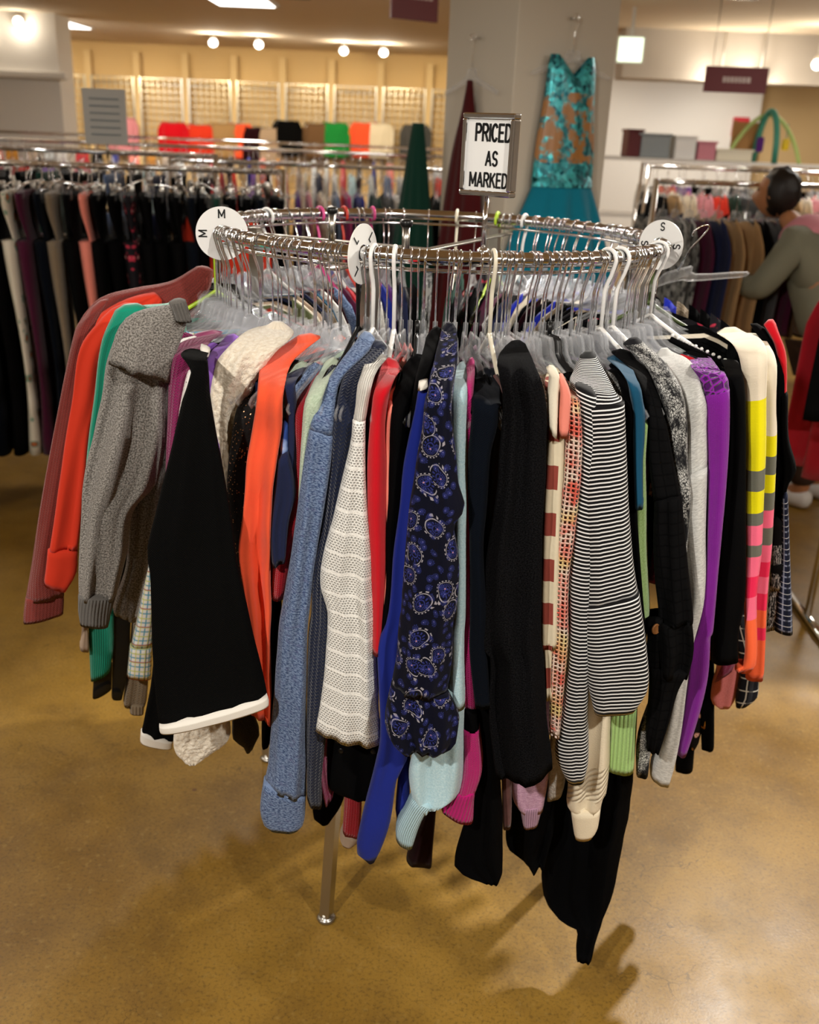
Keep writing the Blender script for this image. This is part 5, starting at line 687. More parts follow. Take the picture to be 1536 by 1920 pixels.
# garments hanging on the far half of the rack: one of each is modelled, the others copy it
def top_proto(L=.5, aL=.48, seed=1, thick=.009, w=.2, wedge=True, name='hanging_shirt'):
    t = thing(name, 'top on a hanger', 'top'); obj('body', body_bm(w-.01, w-.01, L, thick, seed, wedge=wedge, K=32, n=12), 'black_knit', t)
    for s in (-1, 1): obj('sleeve', arm_bm(s, w, aL, seed+s*2.3, ry=.011 if s > 0 else .006), 'black_knit', t)
    return t
WORD = {'cream_plain': 'cream', 'olive': 'olive green', 'black_knit': 'black knit', 'black_plain': 'black', 'navy_plain': 'navy blue', 'plum': 'plum', 'violet': 'violet', 'cobalt': 'cobalt blue', 'crimson': 'crimson red', 'maroon_dark': 'dark maroon', 'floral_rear': 'black and pink floral', 'white_rib': 'white', 'denim': 'denim blue', 'petrol': 'petrol blue',
        'forest': 'forest green', 'tan_coat': 'tan', 'brown_coat': 'brown', 'grey_coat': 'charcoal grey', 'blush': 'blush pink', 'taupe': 'taupe', 'floral_bright': 'bright floral', 'salmon': 'salmon pink', 'red': 'red', 'coral': 'coral red', 'orange': 'orange', 'teal_knit': 'green', 'dark_plaid': 'dark plaid', 'lime': 'lime green', 'magenta': 'magenta', 'royal': 'royal blue',
        'white_print': 'white printed', 'lilac': 'lilac', 'pale_grey': 'pale grey', 'ink': 'ink blue', 'mustard': 'mustard', 'beige': 'beige', 'ice_fleece': 'pale blue', 'rust': 'rust red', 'bw_plaid': 'black plaid', 'snake': 'grey printed', 'white_cloth': 'white', 'tie_dye': 'blue tie dyed'}
ORD = 'first second third fourth fifth sixth seventh eighth ninth tenth eleventh twelfth thirteenth fourteenth fifteenth sixteenth seventeenth eighteenth nineteenth twentieth'.split()
ORD += ['twenty-'+q for q in ORD[:9]]+['thirtieth']+['thirty-'+q for q in ORD[:9]]+['fortieth']+['forty-'+q for q in ORD[:9]]
REAR = [(181, 'olive', 'black'), (177, 'cream_plain', 'clear'), (172.5, 'beige', 'clear'), (168, 'black_plain', 'clear'), (163, 'navy_plain', 'clear'), (158.5, 'taupe', 'clear'), (154, 'petrol', 'clear'), (150, 'white_print', 'white'), (146, 'maroon_dark', 'clear'), (141.5, 'denim', 'clear'), (137, 'plum', 'clear'), (133, 'crimson', 'clear'),
        (129, 'floral_rear', 'magenta'), (125, 'black_knit', 'white'), (120.5, 'white_rib', 'redp'), (116, 'royal', 'clear'), (111, 'violet', 'magenta'), (107, 'navy_plain', 'clear'), (101, 'black_plain', 'clear'), (93, 'snake', 'clear'), (84, 'forest', 'cream'), (78, 'floral_rear', 'clear'), (71, 'black_knit', 'lime'), (66.5, 'black_plain', 'clear'),
        (62, 'plum', 'white'), (57.5, 'black_plain', 'clear'), (53, 'navy_plain', 'clear'), (48.5, 'cobalt', 'clear'), (44, 'cream_plain', 'clear'), (39.5, 'black_knit', 'clear'), (35, 'maroon_dark', 'clear'), (30.5, 'black_plain', 'clear'), (26, 'cobalt', 'clear'), (21, 'taupe', 'clear'), (16, 'black_knit', 'clear'), (11, 'black_plain', 'clear'),
        (5.5, 'floral_rear', 'clear'), (0, 'black_plain', 'olive'), (354.5, 'black_knit', 'clear'), (349, 'cream_plain', 'clear'), (344, 'black_plain', 'clear'), (338.5, 'black_knit', 'white')]
P_rear = None
for i, (phi, mat, hk) in enumerate(REAR):
    lab = WORD[mat]+' top on the far rack half, '+ORD[i]+' clockwise from the rust sweater'
    loc, rot = pol(phi, RR, ZR), (0, 0, math.radians(phi+rj.uniform(-3, 3)))
    if P_rear is None: P_rear = t = top_proto(.5, .46, 2); t.location = loc; t.rotation_euler = rot; t['label'] = lab; t['group'] = 'tops on the far half of the round rack'
    else: t = dup(P_rear, loc, rot, lab, 'tops on the far half of the round rack')
    recolor(t, mat); ring_hanger(hk, phi, KW[hk]+' on the far half, '+ORD[i]+' clockwise from the rust sweater', 'hangers on the far half of the round rack', 0)
# the studs along the shoulder of the black top at the right, and the loose hanger lying on the shoulders there
ln = thing('stud_trim', 'row of white pearl studs sewn on a black strap beside the bright red top', 'trim', pol(336, RR, ZR), math.radians(336))
bm = bmesh.new(); tube(bm, [(.05+.016*k, -.012, -.160-.0052*k) for k in range(11)], .006, 8); obj('strap', bm, 'black_plain', ln)
for k in range(14):
    b_ = obj('stud', lathe(bmesh.new(), [(.0015, -.003), (.0034, -.0015), (.0034, .0015), (.0015, .003)], (.054+.0115*k, -.014, -.152-.0038*k), 8), 'white_plastic', ln)
_x = Vector((.913, .323, .226)).normalized(); _z = -(Vector((0, .75, -.66))-_x*_x.dot(Vector((0, .75, -.66)))).normalized(); _y = _z.cross(_x)
place_hanger('clear', Vector((.49, -.04, 1.39))+_z*.16, Matrix((_x, _y, _z)).transposed().to_euler(), 'empty clear plastic hanger poking up from the right side of the rack', 'loose hangers')
# hangers crowded between the garments, their thin tops hidden
rh = random.Random(11)
for i, (a0, a1, n, where) in enumerate(((186, 216, 6, 'beside the size M divider'), (216, 250, 7, 'between the size M and size L dividers'), (262, 300, 4, 'right of the size L divider'), (300, 335, 7, 'just left of the size S divider'), (104, 158, 12, 'on the far rail behind the size M divider'), (12, 70, 14, 'on the far rail behind the size S divider'))):
    for k in range(n):
        phi = a0+(a1-a0)*(k+.5+rh.uniform(-.3, .3))/n
        place_hanger('clear', pol(phi, RR, ZR), (rh.uniform(-.03, .03), 0, math.radians(phi+rh.uniform(-5, 5))), 'clear plastic hanger with chrome hook crowded '+where, 'crowded clear hangers '+where)

# ------------------------------------------------------------------ background racks
def rail_rack(name, label, A, B, z, mat='chrome'):
    A, B = Vector((*A, 0)), Vector((*B, 0)); t = thing(name, label, 'clothes rack', (A+B)/2, 0); o = (A+B)/2; d = (B-A).normalized(); n = Vector((-d.y, d.x, 0))
    obj('rail', tube(bmesh.new(), [A-o+Vector((0, 0, z)), B-o+Vector((0, 0, z))], .0125, 10), mat, t)
    for e in (A, B):
        obj('upright', tube(bmesh.new(), [e-o+Vector((0, 0, .03)), e-o+Vector((0, 0, z+.012))], .014, 8), mat, t)
        obj('foot_bar', tube(bmesh.new(), [e-o-n*.28+Vector((0, 0, .018)), e-o+n*.28+Vector((0, 0, .018))], .016, 8), mat, t)
    return t
def along(A, B, n, j=.0):
    A, B = Vector((*A, 0)), Vector((*B, 0)); a = math.atan2((B-A).y, (B-A).x)
    return [(A+(B-A)*((k+.5+rj.uniform(-j, j))/n), a) for k in range(n)]
def clip_hanger():
    t = thing('clip_hanger', 'clip hanger', 'hanger'); obj('hook', tube(bmesh.new(), hook_pts()[:-1]+[(0, 0, -.075)], .0018, 6), 'chrome', t)
    obj('bar', tube(bmesh.new(), [(-.17, 0, -.085), (-.06, 0, -.075), (.06, 0, -.075), (.17, 0, -.085)], .0035, 6), 'chrome', t)
    for x in (-.14, .14): obj('clip', box((x, 0, -.105), (.036, .022, .055), 0, .006), 'clear_plastic' if x < 0 else 'steel', t)
    return t
def pants_proto():
    t = thing('trousers', 'trousers', 'trousers')
    def col(x0, x1, z0, z1, tk, seed):
        bm = bmesh.new(); uvl = bm.loops.layers.uv.new('UVMap'); K, n = 18, 14; R_ = []
        for j in range(n):
            s = j/(n-1); c = (x0+x1)/2*(1-.12*s); hw = (x1-x0)/2*(1-.3*s)
            R_.append([bm.verts.new((c+hw*math.cos(k*2*PI/K), tk*(1+.4*math.sin(s*5+seed))*math.sin(k*2*PI/K)+.010*math.sin(s*4+seed), z0+(z1-z0)*s)) for k in range(K)])
        for j in range(n-1):
            for k in range(K):
                f = bm.faces.new((R_[j][k], R_[j+1][k], R_[j+1][(k+1) % K], R_[j][(k+1) % K]))
                for l in f.loops: l[uvl].uv = (l.vert.co.x, -l.vert.co.z)
        bm.faces.new(R_[0]); bm.faces.new(R_[-1][::-1]); bmesh.ops.recalc_face_normals(bm, faces=bm.faces); return bm
    obj('waist', col(-.19, .19, -.11, -.36, .020, 1), 'black_knit', t)
    obj('leg', col(-.20, .01, -.30, -1.24, .026, 2), 'black_knit', t); obj('leg', col(-.01, .20, -.30, -1.27, .026, 4), 'black_knit', t); return t
FAR_H = []
def fill(A, B, z, mats, kind, where, group, first=None, far=False, hk='clear'):
    global P_pants, P_clip, P_top
    for i, (p, a) in enumerate(along(A, B, len(mats), .18)):
        loc = (p.x, p.y, z); rot = (0, 0, a+PI/2+rj.uniform(-.06, .06)); m = mats[i]
        lab = WORD[m]+(' trousers' if kind == 'pants' else ' top')+', '+ORD[i]+' from the left on '+where
        if kind == 'pants':
            t = dup(P_pants, loc, rot, lab, group) if P_pants_used[0] else P_pants; h = dup(P_clip, loc, rot) if P_pants_used[0] else P_clip; P_pants_used[0] = True
            hl = 'steel clip hanger, '
        else:
            t = dup(P_top, loc, rot, lab, group) if P_top_used[0] else P_top; P_top_used[0] = True; hl = KW[hk]+', '
            if far: FAR_H.append((loc, rot)); h = None
            else: h = place_hanger(hk, loc, rot, '', '')
            t['category'] = 'top'
        t.location = loc; t.rotation_euler = rot; t['label'] = lab; t['group'] = group; recolor(t, m)
        if h is None: continue
        h.location = loc; h.rotation_euler = rot; h['label'] = hl+ORD[i]+' from the left on '+where; h['group'] = 'hangers on '+where
def empties(A, B, z, n, where, kind='clip', far=False):
    for i, (p, a) in enumerate(along(A, B, n, .3)):
        loc = (p.x, p.y, z); rot = (rj.uniform(-.25, .25), rj.uniform(-.3, .3), a+PI/2+rj.uniform(-.7, .7))
        if kind == 'clip': dup(P_clip, loc, rot, 'steel clip hanger, '+ORD[i]+' from the left, empty, on '+where, 'loose hangers on '+where)
        elif far: FAR_H.append((loc, rot))
        else: place_hanger('clear', loc, rot, 'clear hanger, '+ORD[i]+' from the left, empty, on '+where, 'loose hangers on '+where)
P_pants, P_clip = pants_proto(), clip_hanger(); P_pants_used, P_top_used = [False], [False]
P_top = top_proto(.56, .5, 5, .026, .2, False)
Bk, N, Pl = 'black_plain', 'navy_plain', 'plum'
RA, RB = (-2.45, 2.0), (-.70, 2.45); rail_rack('trouser_rack', 'long chrome rail of dark trousers on clip hangers left of the round rack', RA, RB, 1.47)
fill(RA, RB, 1.47, ['ink', N, Bk, 'ink', 'ink', Bk, Bk, 'olive', 'ink', Bk, 'floral_bright', Pl, 'ink', 'taupe', Bk, 'salmon', Bk, 'black_knit', 'floral_rear', Bk, 'black_knit', Bk, 'ink', 'black_knit', 'forest', Bk, Bk, 'ink', Bk], 'pants', 'the first trouser rail', 'trousers on the near clip hanger rail')
empties(RA, RB, 1.47, 26, 'the first trouser rail')
t = dup(P_pants, (-2.02, 1.82, 1.30), (.05, .06, math.radians(80)), 'lime green trousers dangling in front of the trouser rail', 'trousers on the near clip hanger rail'); recolor(t, 'lime')
t = dup(P_top, (-.93, 2.22, 1.46), (0, 0, math.radians(150)), 'coral red zip hoodie facing outwards beside the size M divider', 'tops near the trouser rail'); recolor(t, 'coral')
place_hanger('clear', (-.93, 2.22, 1.46), (0, 0, math.radians(150)), 'clear plastic hanger holding the coral red zip hoodie', 'hangers on the trouser rail')
RA, RB = (-4.2, 3.0), (-1.2, 3.35); rail_rack('trouser_rack', 'second chrome rail of black trousers behind the first trouser rail', RA, RB, 1.50)
fill(RA, RB, 1.50, [Bk, N, Bk, 'grey_coat', Bk, 'black_knit', Pl, Bk, N, Bk, 'brown_coat', Bk, 'black_knit', 'olive', Bk, N, Bk, Bk, 'forest', Bk, Bk, 'denim', Bk, N, Bk, Bk], 'pants', 'the second trouser rail', 'trousers on the second clip hanger rail')
empties(RA, RB, 1.50, 34, 'the second trouser rail')
RA, RB = (-1.55, 3.75), (.25, 4.1); rail_rack('top_rack', 'chrome rail of mixed colour tops between trouser rails and column', RA, RB, 1.46)
fill(RA, RB, 1.46, [Bk, 'royal', 'forest', 'white_rib', 'denim', 'salmon', 'pale_grey', 'crimson', 'teal_knit', 'violet', 'blush', 'cream_plain', 'denim', 'magenta', 'royal', 'forest', 'grey_coat', 'white_cloth', Bk, Bk, 'black_knit', Bk, Bk, Bk], 'top', 'the mixed tops rail', 'tops on the mixed rail')
empties(RA, RB, 1.46, 16, 'the mixed tops rail', 'clear')
RA, RB = (-4.3, 5.3), (.3, 5.9); rail_rack('top_rack', 'farther chrome rail crowded with clear hangers below the wall shirts', RA, RB, 1.50)
fill(RA, RB, 1.50, [['blush', 'pale_grey', 'lilac', 'white_print', 'crimson', 'cream_plain', 'denim', Bk, 'ice_fleece', 'coral', N, 'white_rib'][k*5 % 12] for k in range(36)], 'top', 'the wall shirt rail', 'tops on the rail below the wall shirts', far=True)
empties(RA, RB, 1.50, 36, 'the wall shirt rail', 'clear', True)
RA, RB = (-4.5, 8.0), (.4, 8.6); rail_rack('top_rack', 'farthest chrome rail before the tan wall', RA, RB, 1.52)
fill(RA, RB, 1.52, [['salmon', 'pale_grey', Bk, 'mustard', 'white_rib', 'royal', 'beige', 'red'][k*3 % 8] for k in range(30)], 'top', 'the farthest rail', 'tops on the farthest rail', far=True)
RA, RB = (1.02, 2.75), (2.25, 3.15); rail_rack('coat_rack', 'chrome rail of coats right of the column', RA, RB, 1.49)
fill(RA, RB, 1.49, ['snake', 'snake', Pl, N, 'tan_coat', 'tan_coat', Bk, 'grey_coat', Pl, 'brown_coat', Bk, 'black_knit', 'blush', Bk, 'black_knit', N], 'top', 'the coat rail', 'coats right of the column')
RA, RB = (1.35, 4.6), (4.2, 5.2); rail_rack('top_rack', 'chrome rail of mixed tops behind the coats', RA, RB, 1.52)
fill(RA, RB, 1.52, [[Bk, 'blush', 'grey_coat', 'tan_coat', 'coral', N, 'cream_plain', 'forest'][k*3 % 8] for k in range(28)], 'top', 'the rail behind the coats', 'tops behind the coats', far=True)
empties(RA, RB, 1.52, 20, 'the rail behind the coats', 'clear', True)
RA, RB = (1.7, 6.6), (5.4, 7.1); rail_rack('top_rack', 'far chrome rail of pale tops in front of the shelves', RA, RB, 1.5)
fill(RA, RB, 1.5, [['white_rib', 'grey_coat', 'pale_grey', Bk, 'lilac', 'salmon'][k*5 % 6] for k in range(24)], 'top', 'the shelf side rail', 'tops in front of the shelves', far=True)
# the far rails' clear hangers, past counting one by one: joined, with their hooks
for nm, ch, mt in (('far_hanger_hooks', 'hook', 'chrome'), ('far_hanger_bars', 'shoulder_bar', 'clear_plastic')):
    src = [c for c in HPROTO['clear'].children if c.name.split('.')[0] == ch][0].data; bm = bmesh.new()
    for loc, rot in FAR_H:
        n0 = len(bm.verts); bm.from_mesh(src); bm.verts.ensure_lookup_table()
        bmesh.ops.transform(bm, matrix=Matrix.Translation(loc) @ Euler(rot).to_matrix().to_4x4(), verts=bm.verts[n0:])
    o = obj(nm, bm, mt); o['kind'] = 'stuff'; o['label'] = 'mass of chrome hooks on the far clothes rails' if ch == 'hook' else 'mass of clear plastic hangers on the far clothes rails'; o['category'] = 'hangers'
# coats at the right edge
RA, RB = (1.46, 1.2), (2.2, 1.2); rail_rack('coat_rack', 'short chrome rail holding a black coat over a red one at the right', RA, RB, 1.5)
for m, y, lab, sc in (('crimson', 1.28, 'long crimson red coat hanging behind the black coat', 1.35), ('black_plain', 1.14, 'black coat hanging in front of the crimson coat', 1.05)):
    t = dup(P_top, (1.60, y, 1.5), (0, 0, math.radians(-12)), lab, 'coats on the short rail'); recolor(t, m); t['category'] = 'coat'; t.scale = (1.15, 1.3, sc)
    place_hanger('clear', (1.60, y, 1.5), (0, 0, math.radians(-12)), 'clear hanger holding the '+lab[:30].rsplit(' ', 1)[0], 'hangers on the short coat rail')

# ------------------------------------------------------------------ dresses on the column
NR = Vector((sa, -ca, 0)); NL = Vector((-ca, -sa, 0))
def cloth_cone(prof, seed, folds, K=96, sq=.35, n=26, vneck=0.0):
    bm = bmesh.new(); uvl = bm.loops.layers.uv.new('UVMap'); P_ = catmull([Vector((z, rx, ry)) for z, rx, ry in prof], n); R_ = []
    for z, rx, ry in P_:
        amp = folds*max(0, (prof[0][0]-z))
        R_.append([bm.verts.new(((rx*math.cos(k*2*PI/K)), min(0, ry*math.sin(k*2*PI/K)*(1+amp*math.sin(k*2*PI/K*11+seed+math.sin(z*5))))-.004 if math.sin(k*2*PI/K) <= 0 else -.004, z)) for k in range(K)])
    for A, B in zip(R_, R_[1:]):
        for k in range(K):
            f = bm.faces.new((A[k], B[k], B[(k+1) % K], A[(k+1) % K]))
            for l in f.loops: l[uvl].uv = (l.vert.co.x, -l.vert.co.z)
    if vneck:
        for j, A in enumerate(R_[:9]):
            for q in A: q.co.z -= vneck*max(0, 1-abs(q.co.x)/.085)*(1-j/9)
    if not vneck: bm.faces.new(R_[0])
    bm.faces.new(R_[-1][::-1]); bmesh.ops.recalc_face_normals(bm, faces=bm.faces); return bm
_t = Mt('sequin_teal', .35, .5); _v = _t.obj(); _k = _t.smooth(_t.noise(_v, 16, 3, .6), .44, .56); _d = _t.vor(_v, 55, 'F1', 'Color'); _s = _t.node('ShaderNodeSeparateColor'); _t.nt.links.new(_d, _s.inputs[0])
_sx = _t.node('ShaderNodeSeparateXYZ'); _t.nt.links.new(_v, _sx.inputs[0]); _k = _t.m('MAXIMUM', _k, _t.step(_sx.outputs[2], -.22)); _k = _t.m('MAXIMUM', _k, _t.m('LESS_THAN', _sx.outputs[2], -.50))
_t.color(_t.mix(_k, '#a8743c', _t.mix(_s.outputs[0], '#0a4a58', '#4cc4cc'))); _t.put(_t.b.inputs['Metallic'], _t.m('MULTIPLY', _k, _t.m('MULTIPLY', _s.outputs[1], .8))); _t.bump(_s.outputs[2], 1.0, .006); M['sequin_teal'] = _t.mat
rzR = math.atan2(ca, sa)-PI/2+PI/2; rzR = CA
dr = thing('prom_dress', 'two piece prom dress with teal sequin bodice and full teal tulle skirt on the column', 'dress', (CP+Vector((ca, sa, 0))*.27+NR*.03+Vector((0, 0, 2.06))), CA)
obj('bodice', cloth_cone([(-.075, .115, .03), (-.12, .125, .05), (-.26, .135, .06), (-.42, .155, .065), (-.58, .165, .07)], 1, .1, vneck=.085), 'sequin_teal', dr)
obj('skirt', cloth_cone([(-.545, .135, .06), (-.62, .17, .09), (-.8, .25, .14), (-1.1, .34, .2), (-1.5, .42, .26)], 3, .55), 'teal_dress', dr)
obj('waist_trim', cloth_cone([(-.535, .14, .068), (-.57, .16, .078), (-.60, .165, .09)], 2, .1), 'sequin_teal', dr)
gw = thing('evening_gown', 'narrow dark maroon evening gown hanging on the shaded face of the column', 'dress', (CP+Vector((-sa, ca, 0))*.27+NL*.03+Vector((0, 0, 1.98))), CA+math.radians(-90))
obj('gown_body', cloth_cone([(-.10, .012, .02), (-.2, .035, .03), (-.4, .10, .05), (-.7, .15, .07), (-1.2, .2, .1), (-1.6, .24, .12)], 5, .2), 'maroon_gown' if 'maroon_gown' in M else (cloth('maroon_gown', '#4a0d10', '#3c090c') or 'maroon_gown'), gw)
for loc, rz, lab in ((CP+Vector((ca, sa, 0))*.27+NR*.035+Vector((0, 0, 2.13)), CA, 'clear hanger holding the teal prom dress on the column'), (CP+Vector((-sa, ca, 0))*.27+NL*.035+Vector((0, 0, 2.05)), CA-PI/2, 'clear hanger holding the maroon gown on the column')):
    place_hanger('clear', loc, (0, 0, rz), lab, 'hangers on the column')
    hk_ = thing('wall_hook', 'small chrome hook on the column above the '+('teal dress' if 'teal' in lab else 'maroon gown'), 'hook', loc+Vector((0, 0, .0)), rz)
    obj('peg', tube(bmesh.new(), [(0, .05, -.003), (0, -.012, -.003), (0, -.016, .008)], .004, 8), 'chrome', hk_)
fg = thing('evening_gown', 'dark green gown edge hanging behind the maroon gown on the column', 'dress', (CP+Vector((-sa, ca, 0))*(CS+.06)+NL*.10+Vector((0, 0, 1.80))), CA+math.radians(-60))
obj('gown_body', cloth_cone([(-.10, .03, .02), (-.3, .06, .04), (-.8, .13, .07), (-1.4, .16, .09)], 6, .2), 'forest', fg)

# ------------------------------------------------------------------ wall shirts and gridwall
def wx(px, d=17.0): return (px-826)/1808.5*d
SH = [(262, 'blush', 1.62), (352, 'red', 1.58), (397, 'coral', 1.56), (440, 'tan_coat', 1.60), (468, 'orange', 1.60), (492, 'maroon_dark', 1.56), (516, 'beige', 1.56), (553, 'black_plain', 1.68), (606, 'brown_coat', 1.66), (637, 'teal_green', 1.68), (690, 'orange', 1.70), (714, 'cream_plain', 1.70), (780, 'grey_coat', 1.70)]
cloth('teal_green', '#1a8a3c', '#15763a'); WORD['teal_green'] = 'bright green'
for i, (px, m, z) in enumerate(SH):
    t = dup(P_top, (wx(px), 15.0-.012*(i % 2), z+.28), (0, 0, rj.uniform(-.15, .15)), WORD[m]+' shirt displayed on the tan wall, '+ORD[i]+' from the left', 'shirts displayed on the tan wall'); recolor(t, m); t['category'] = 'shirt'; t.scale = (1.0, 2.2, 1.0)
    place_hanger('clear' if i % 2 else 'white', (wx(px), 15.0-.012*(i % 2), z+.28), (0, 0, 0), 'hanger of the '+ORD[i]+' shirt from the left on the tan wall', 'hangers on the tan wall')
GP = None
for i in range(9):
    lab = 'white wire gridwall panel on the tan wall, '+ORD[i]+' from the left'; loc = (wx(162+i*85), 15.05, 0)
    if GP is None:
        GP = thing('gridwall_panel', lab, 'grid panel', loc, 0, 'gridwall panels on the tan wall'); bm = bmesh.new()
        for k in range(8): bx(bm, (-.33+k*.66/7, 0, 1.6), (.008, .008, 1.5))
        for k in range(16): bx(bm, (0, -.008, .85+k*.1), (.68, .008, .008))
        o = obj('wire_mesh', bm, 'steel', GP, False); o['kind'] = 'stuff'
        for s in (-1, 1): obj('side_bar', box((s*.345, 0, 1.6), (.02, .02, 1.52)), 'steel', GP, False)
    else: dup(GP, loc, None, lab)
for i in range(10): o = struct('trim_%d' % (4+i), box((wx(120+i*85), 15.11, 1.43), (.11, .1, 2.6)), 'tan_batten')

# ------------------------------------------------------------------ ceiling lamps, vents, signs
for i, (x, y) in enumerate(PANELS):
    t = thing('ceiling_panel_light', 'square edged fluorescent ceiling panel light, '+ORD[i]+' of the shop', 'ceiling light', (x, y, CEIL), 0, 'fluorescent ceiling panels')
    obj('frame', box((0, 0, -.012), (.66, 1.26, .024)), 'white_paint', t, False); obj('diffuser', box((0, 0, -.026), (.58, 1.18, .006)), 'panel_glow', t, False)
def track_light(x, y, z, aim, lab, power=BULB):
    t = thing('track_light', lab, 'spotlight', (x, y, CEIL), 0, 'track spotlights'); d = (Vector(aim)-Vector((x, y, z))).normalized(); q = d.to_track_quat('Z', 'Y').to_matrix().to_4x4(); q.translation = (0, 0, z-CEIL)
    obj('stem', tube(bmesh.new(), [(0, 0, 0), (0, 0, z-CEIL)], .012, 8), 'white_paint', t)
    bm = lathe(bmesh.new(), [(.03, -.09), (.042, -.06), (.06, .05), (.062, .06), (.055, .06)], (0, 0, 0), 16); bmesh.ops.transform(bm, matrix=q, verts=bm.verts); hd = obj('lamp_head', bm, 'white_paint', t)
    bm = lathe(bmesh.new(), [(.054, .061), (.05, .075), (.03, .088)], (0, 0, 0), 16); bmesh.ops.transform(bm, matrix=q, verts=bm.verts); obj('bulb', bm, 'lamp_glow', hd)
    light('bulb_light', 'POINT', Vector((x, y, z))+d*.14, power, (1, .88, .7), shadow_soft_size=.05)
i = 0
for px, py, d in ((20, 42, 13), (97, 50, 13), (429, 88, 15), (507, 97, 15), (652, 108, 15.5), (720, 118, 15.5), (1293, 178, 12), (1359, 180, 12), (1452, 157, 11.2), (1532, 165, 11.2)):
    x = (px-826)/1808.5*d; y = d-2.086; z = ZR+.186+((254+.0426*(px-768))-py)/1808.5*d*1.13
    track_light(x, y, min(z, CEIL-.08), (x*.7, y-4, 0), 'glowing track spotlight under the ceiling, '+ORD[i]+' from the left', BULB if i > 1 else 4.0); i += 1
for (x, y, lab) in ((2.3, 7.0, 'dark ceiling vent beside the column'), (-1.7, 8.2, 'dark ceiling vent beside the panel light')):
    t = thing('ceiling_vent', lab, 'vent', (x, y, CEIL), .2); obj('frame', box((0, 0, -.008), (.8, .5, .016)), 'grey_coat', t, False)
    for k in range(6): obj('slat', box((0, -.2+k*.08, -.02), (.72, .05, .008)), 'black_plastic', t, False)
def hung_sign(x, y, z, w_, h_, rz, lab, tx):
    t = thing('aisle_sign', lab, 'sign', (x, y, z), rz); b = obj('board', box((0, 0, 0), (w_, .02, h_)), 'maroon_board', t, False)
    for s in (-1, 1): obj('cord', tube(bmesh.new(), [(s*w_*.4, 0, h_/2), (s*w_*.4, 0, CEIL-z)], .003, 6), 'steel', t)
    bm = bmesh.new(); q = random.Random(4); xx = -tx/2
    while xx < tx/2:
        ww = q.uniform(.022, .034); bx(bm, (xx+ww/2, -.0112, 0), (ww, .002, h_*.22)); xx += ww+.008
    o = obj('lettering', bm, 'pale_print', b, False); o['kind'] = 'stuff'
hung_sign(2.457, 6.914, 2.19, .52, .20, -.05, 'maroon aisle sign hanging right of the column', .22)
hung_sign(-.25, 5.914, 2.62, .40, .36, .55, 'maroon aisle sign hanging left of the column', .24)
t = thing('exit_box', 'illuminated pale green exit box glowing beside the column', 'sign', (1.72, 7.95, 2.47), -.1); obj('lit_panel', box((0, -.03, 0), (.22, .02, .2)), 'exit_glow', t, False); obj('housing', box((0, .01, 0), (.25, .06, .23)), 'white_paint', t, False); obj('bracket', box((0, .01, .23), (.03, .03, .26)), 'white_paint', t, False)
t = thing('fire_alarm', 'small red fire alarm box on the white partition', 'alarm', (4.43, 13.52, 1.95)); obj('case', box((0, 0, 0), (.24, .06, .28), 0, .02), 'alarm_red', t, False); obj('pull_bar', box((0, -.035, -.02), (.12, .02, .05)), 'pale_print', t, False)
t = thing('rail_sign', 'pale grey price list card standing on the trouser rail', 'sign', (-1.63, 2.9, 1.50), .15); obj('stand', tube(bmesh.new(), [(0, 0, -.02), (0, 0, .06)], .006, 8), 'steel', t)
c = obj('card', box((0, 0, .17), (.20, .012, .25)), 'pale_grey', t, False); bm = bmesh.new()
for k in range(6): bx(bm, (0, -.0072, .25-k*.032), (.14, .001, .008))
o = obj('lettering', bm, 'grey_plastic', c, False); o['kind'] = 'stuff'
# shelves with bins, baby gym
t = thing('shelf_unit', 'white metal shelf unit behind the far rail of pale tops', 'shelf', (3.0, 8.0, 0))
for z in (.5, 1.0, 1.52): obj('shelf', box((0, 0, z), (3.2, .5, .03)), 'white_paint', t, False)
for x in (-1.58, 1.58):
    for y in (-.23, .23): obj('upright', box((x, y, .77), (.04, .04, 1.54)), 'white_paint', t, False)
for i, (px, w_, h_, m, lab) in enumerate(((1192, .30, .21, 'grey_plastic', 'grey storage bin on top of the white shelf'), (1245, .2, .20, 'white_plastic', 'white storage bin beside the grey bin'), (1282, .17, .16, 'blush', 'pink bin beside the white bin'), (1158, .14, .24, 'maroon_board', 'maroon bin beside the column'), (1330, .34, .1, 'cream_plastic', 'low cream tray on the white shelf'))):
    x = (px-826)/1808.5*10.05; t = thing('storage_bin', lab, 'bin', (x, 8.0, 1.535), 0, 'bins on the white shelf'); bm = bmesh.new(); bx(bm, (0, 0, h_/2), (w_, .34, h_), 0, .012)
    obj('bin_body', bm, m, t, False); obj('rim', box((0, 0, h_), (w_+.02, .36, .02)), m, t, False)
t = thing('baby_gym', 'lime and teal arched baby gym with hanging toys on the shelf', 'toy', (3.14, 7.95, 1.535))
obj('arch', tube(bmesh.new(), [(-.36+.72*k/16, .1, .43*math.sin(PI*k/16)**.8) for k in range(17)], .02, 8), 'lime_tube', t)
obj('arch', tube(bmesh.new(), [(-.02+.04*math.cos(PI*k/16), -.2+.4*k/16, .46*math.sin(PI*k/16)**.6) for k in range(17)], .03, 8), 'teal_tube', t)
obj('hanging_toy', box((.19, .08, .17), (.07, .05, .11), 0, .02), 'yellow_toy', t); obj('hanging_toy', box((-.08, .0, .16), (.07, .05, .14), 0, .02), 'violet', t); obj('cord', tube(bmesh.new(), [(.19, .09, .36), (.19, .08, .22)], .004, 6), 'teal_tube', t); obj('cord', tube(bmesh.new(), [(-.08, .09, .40), (-.08, .0, .22)], .004, 6), 'teal_tube', t)
t = thing('wood_frame', 'brown wooden picture frame leaning behind the baby gym', 'frame', (2.98, 8.16, 1.535)); obj('backing', box((0, 0, .18), (.26, .012, .36)), 'wood', t, False)
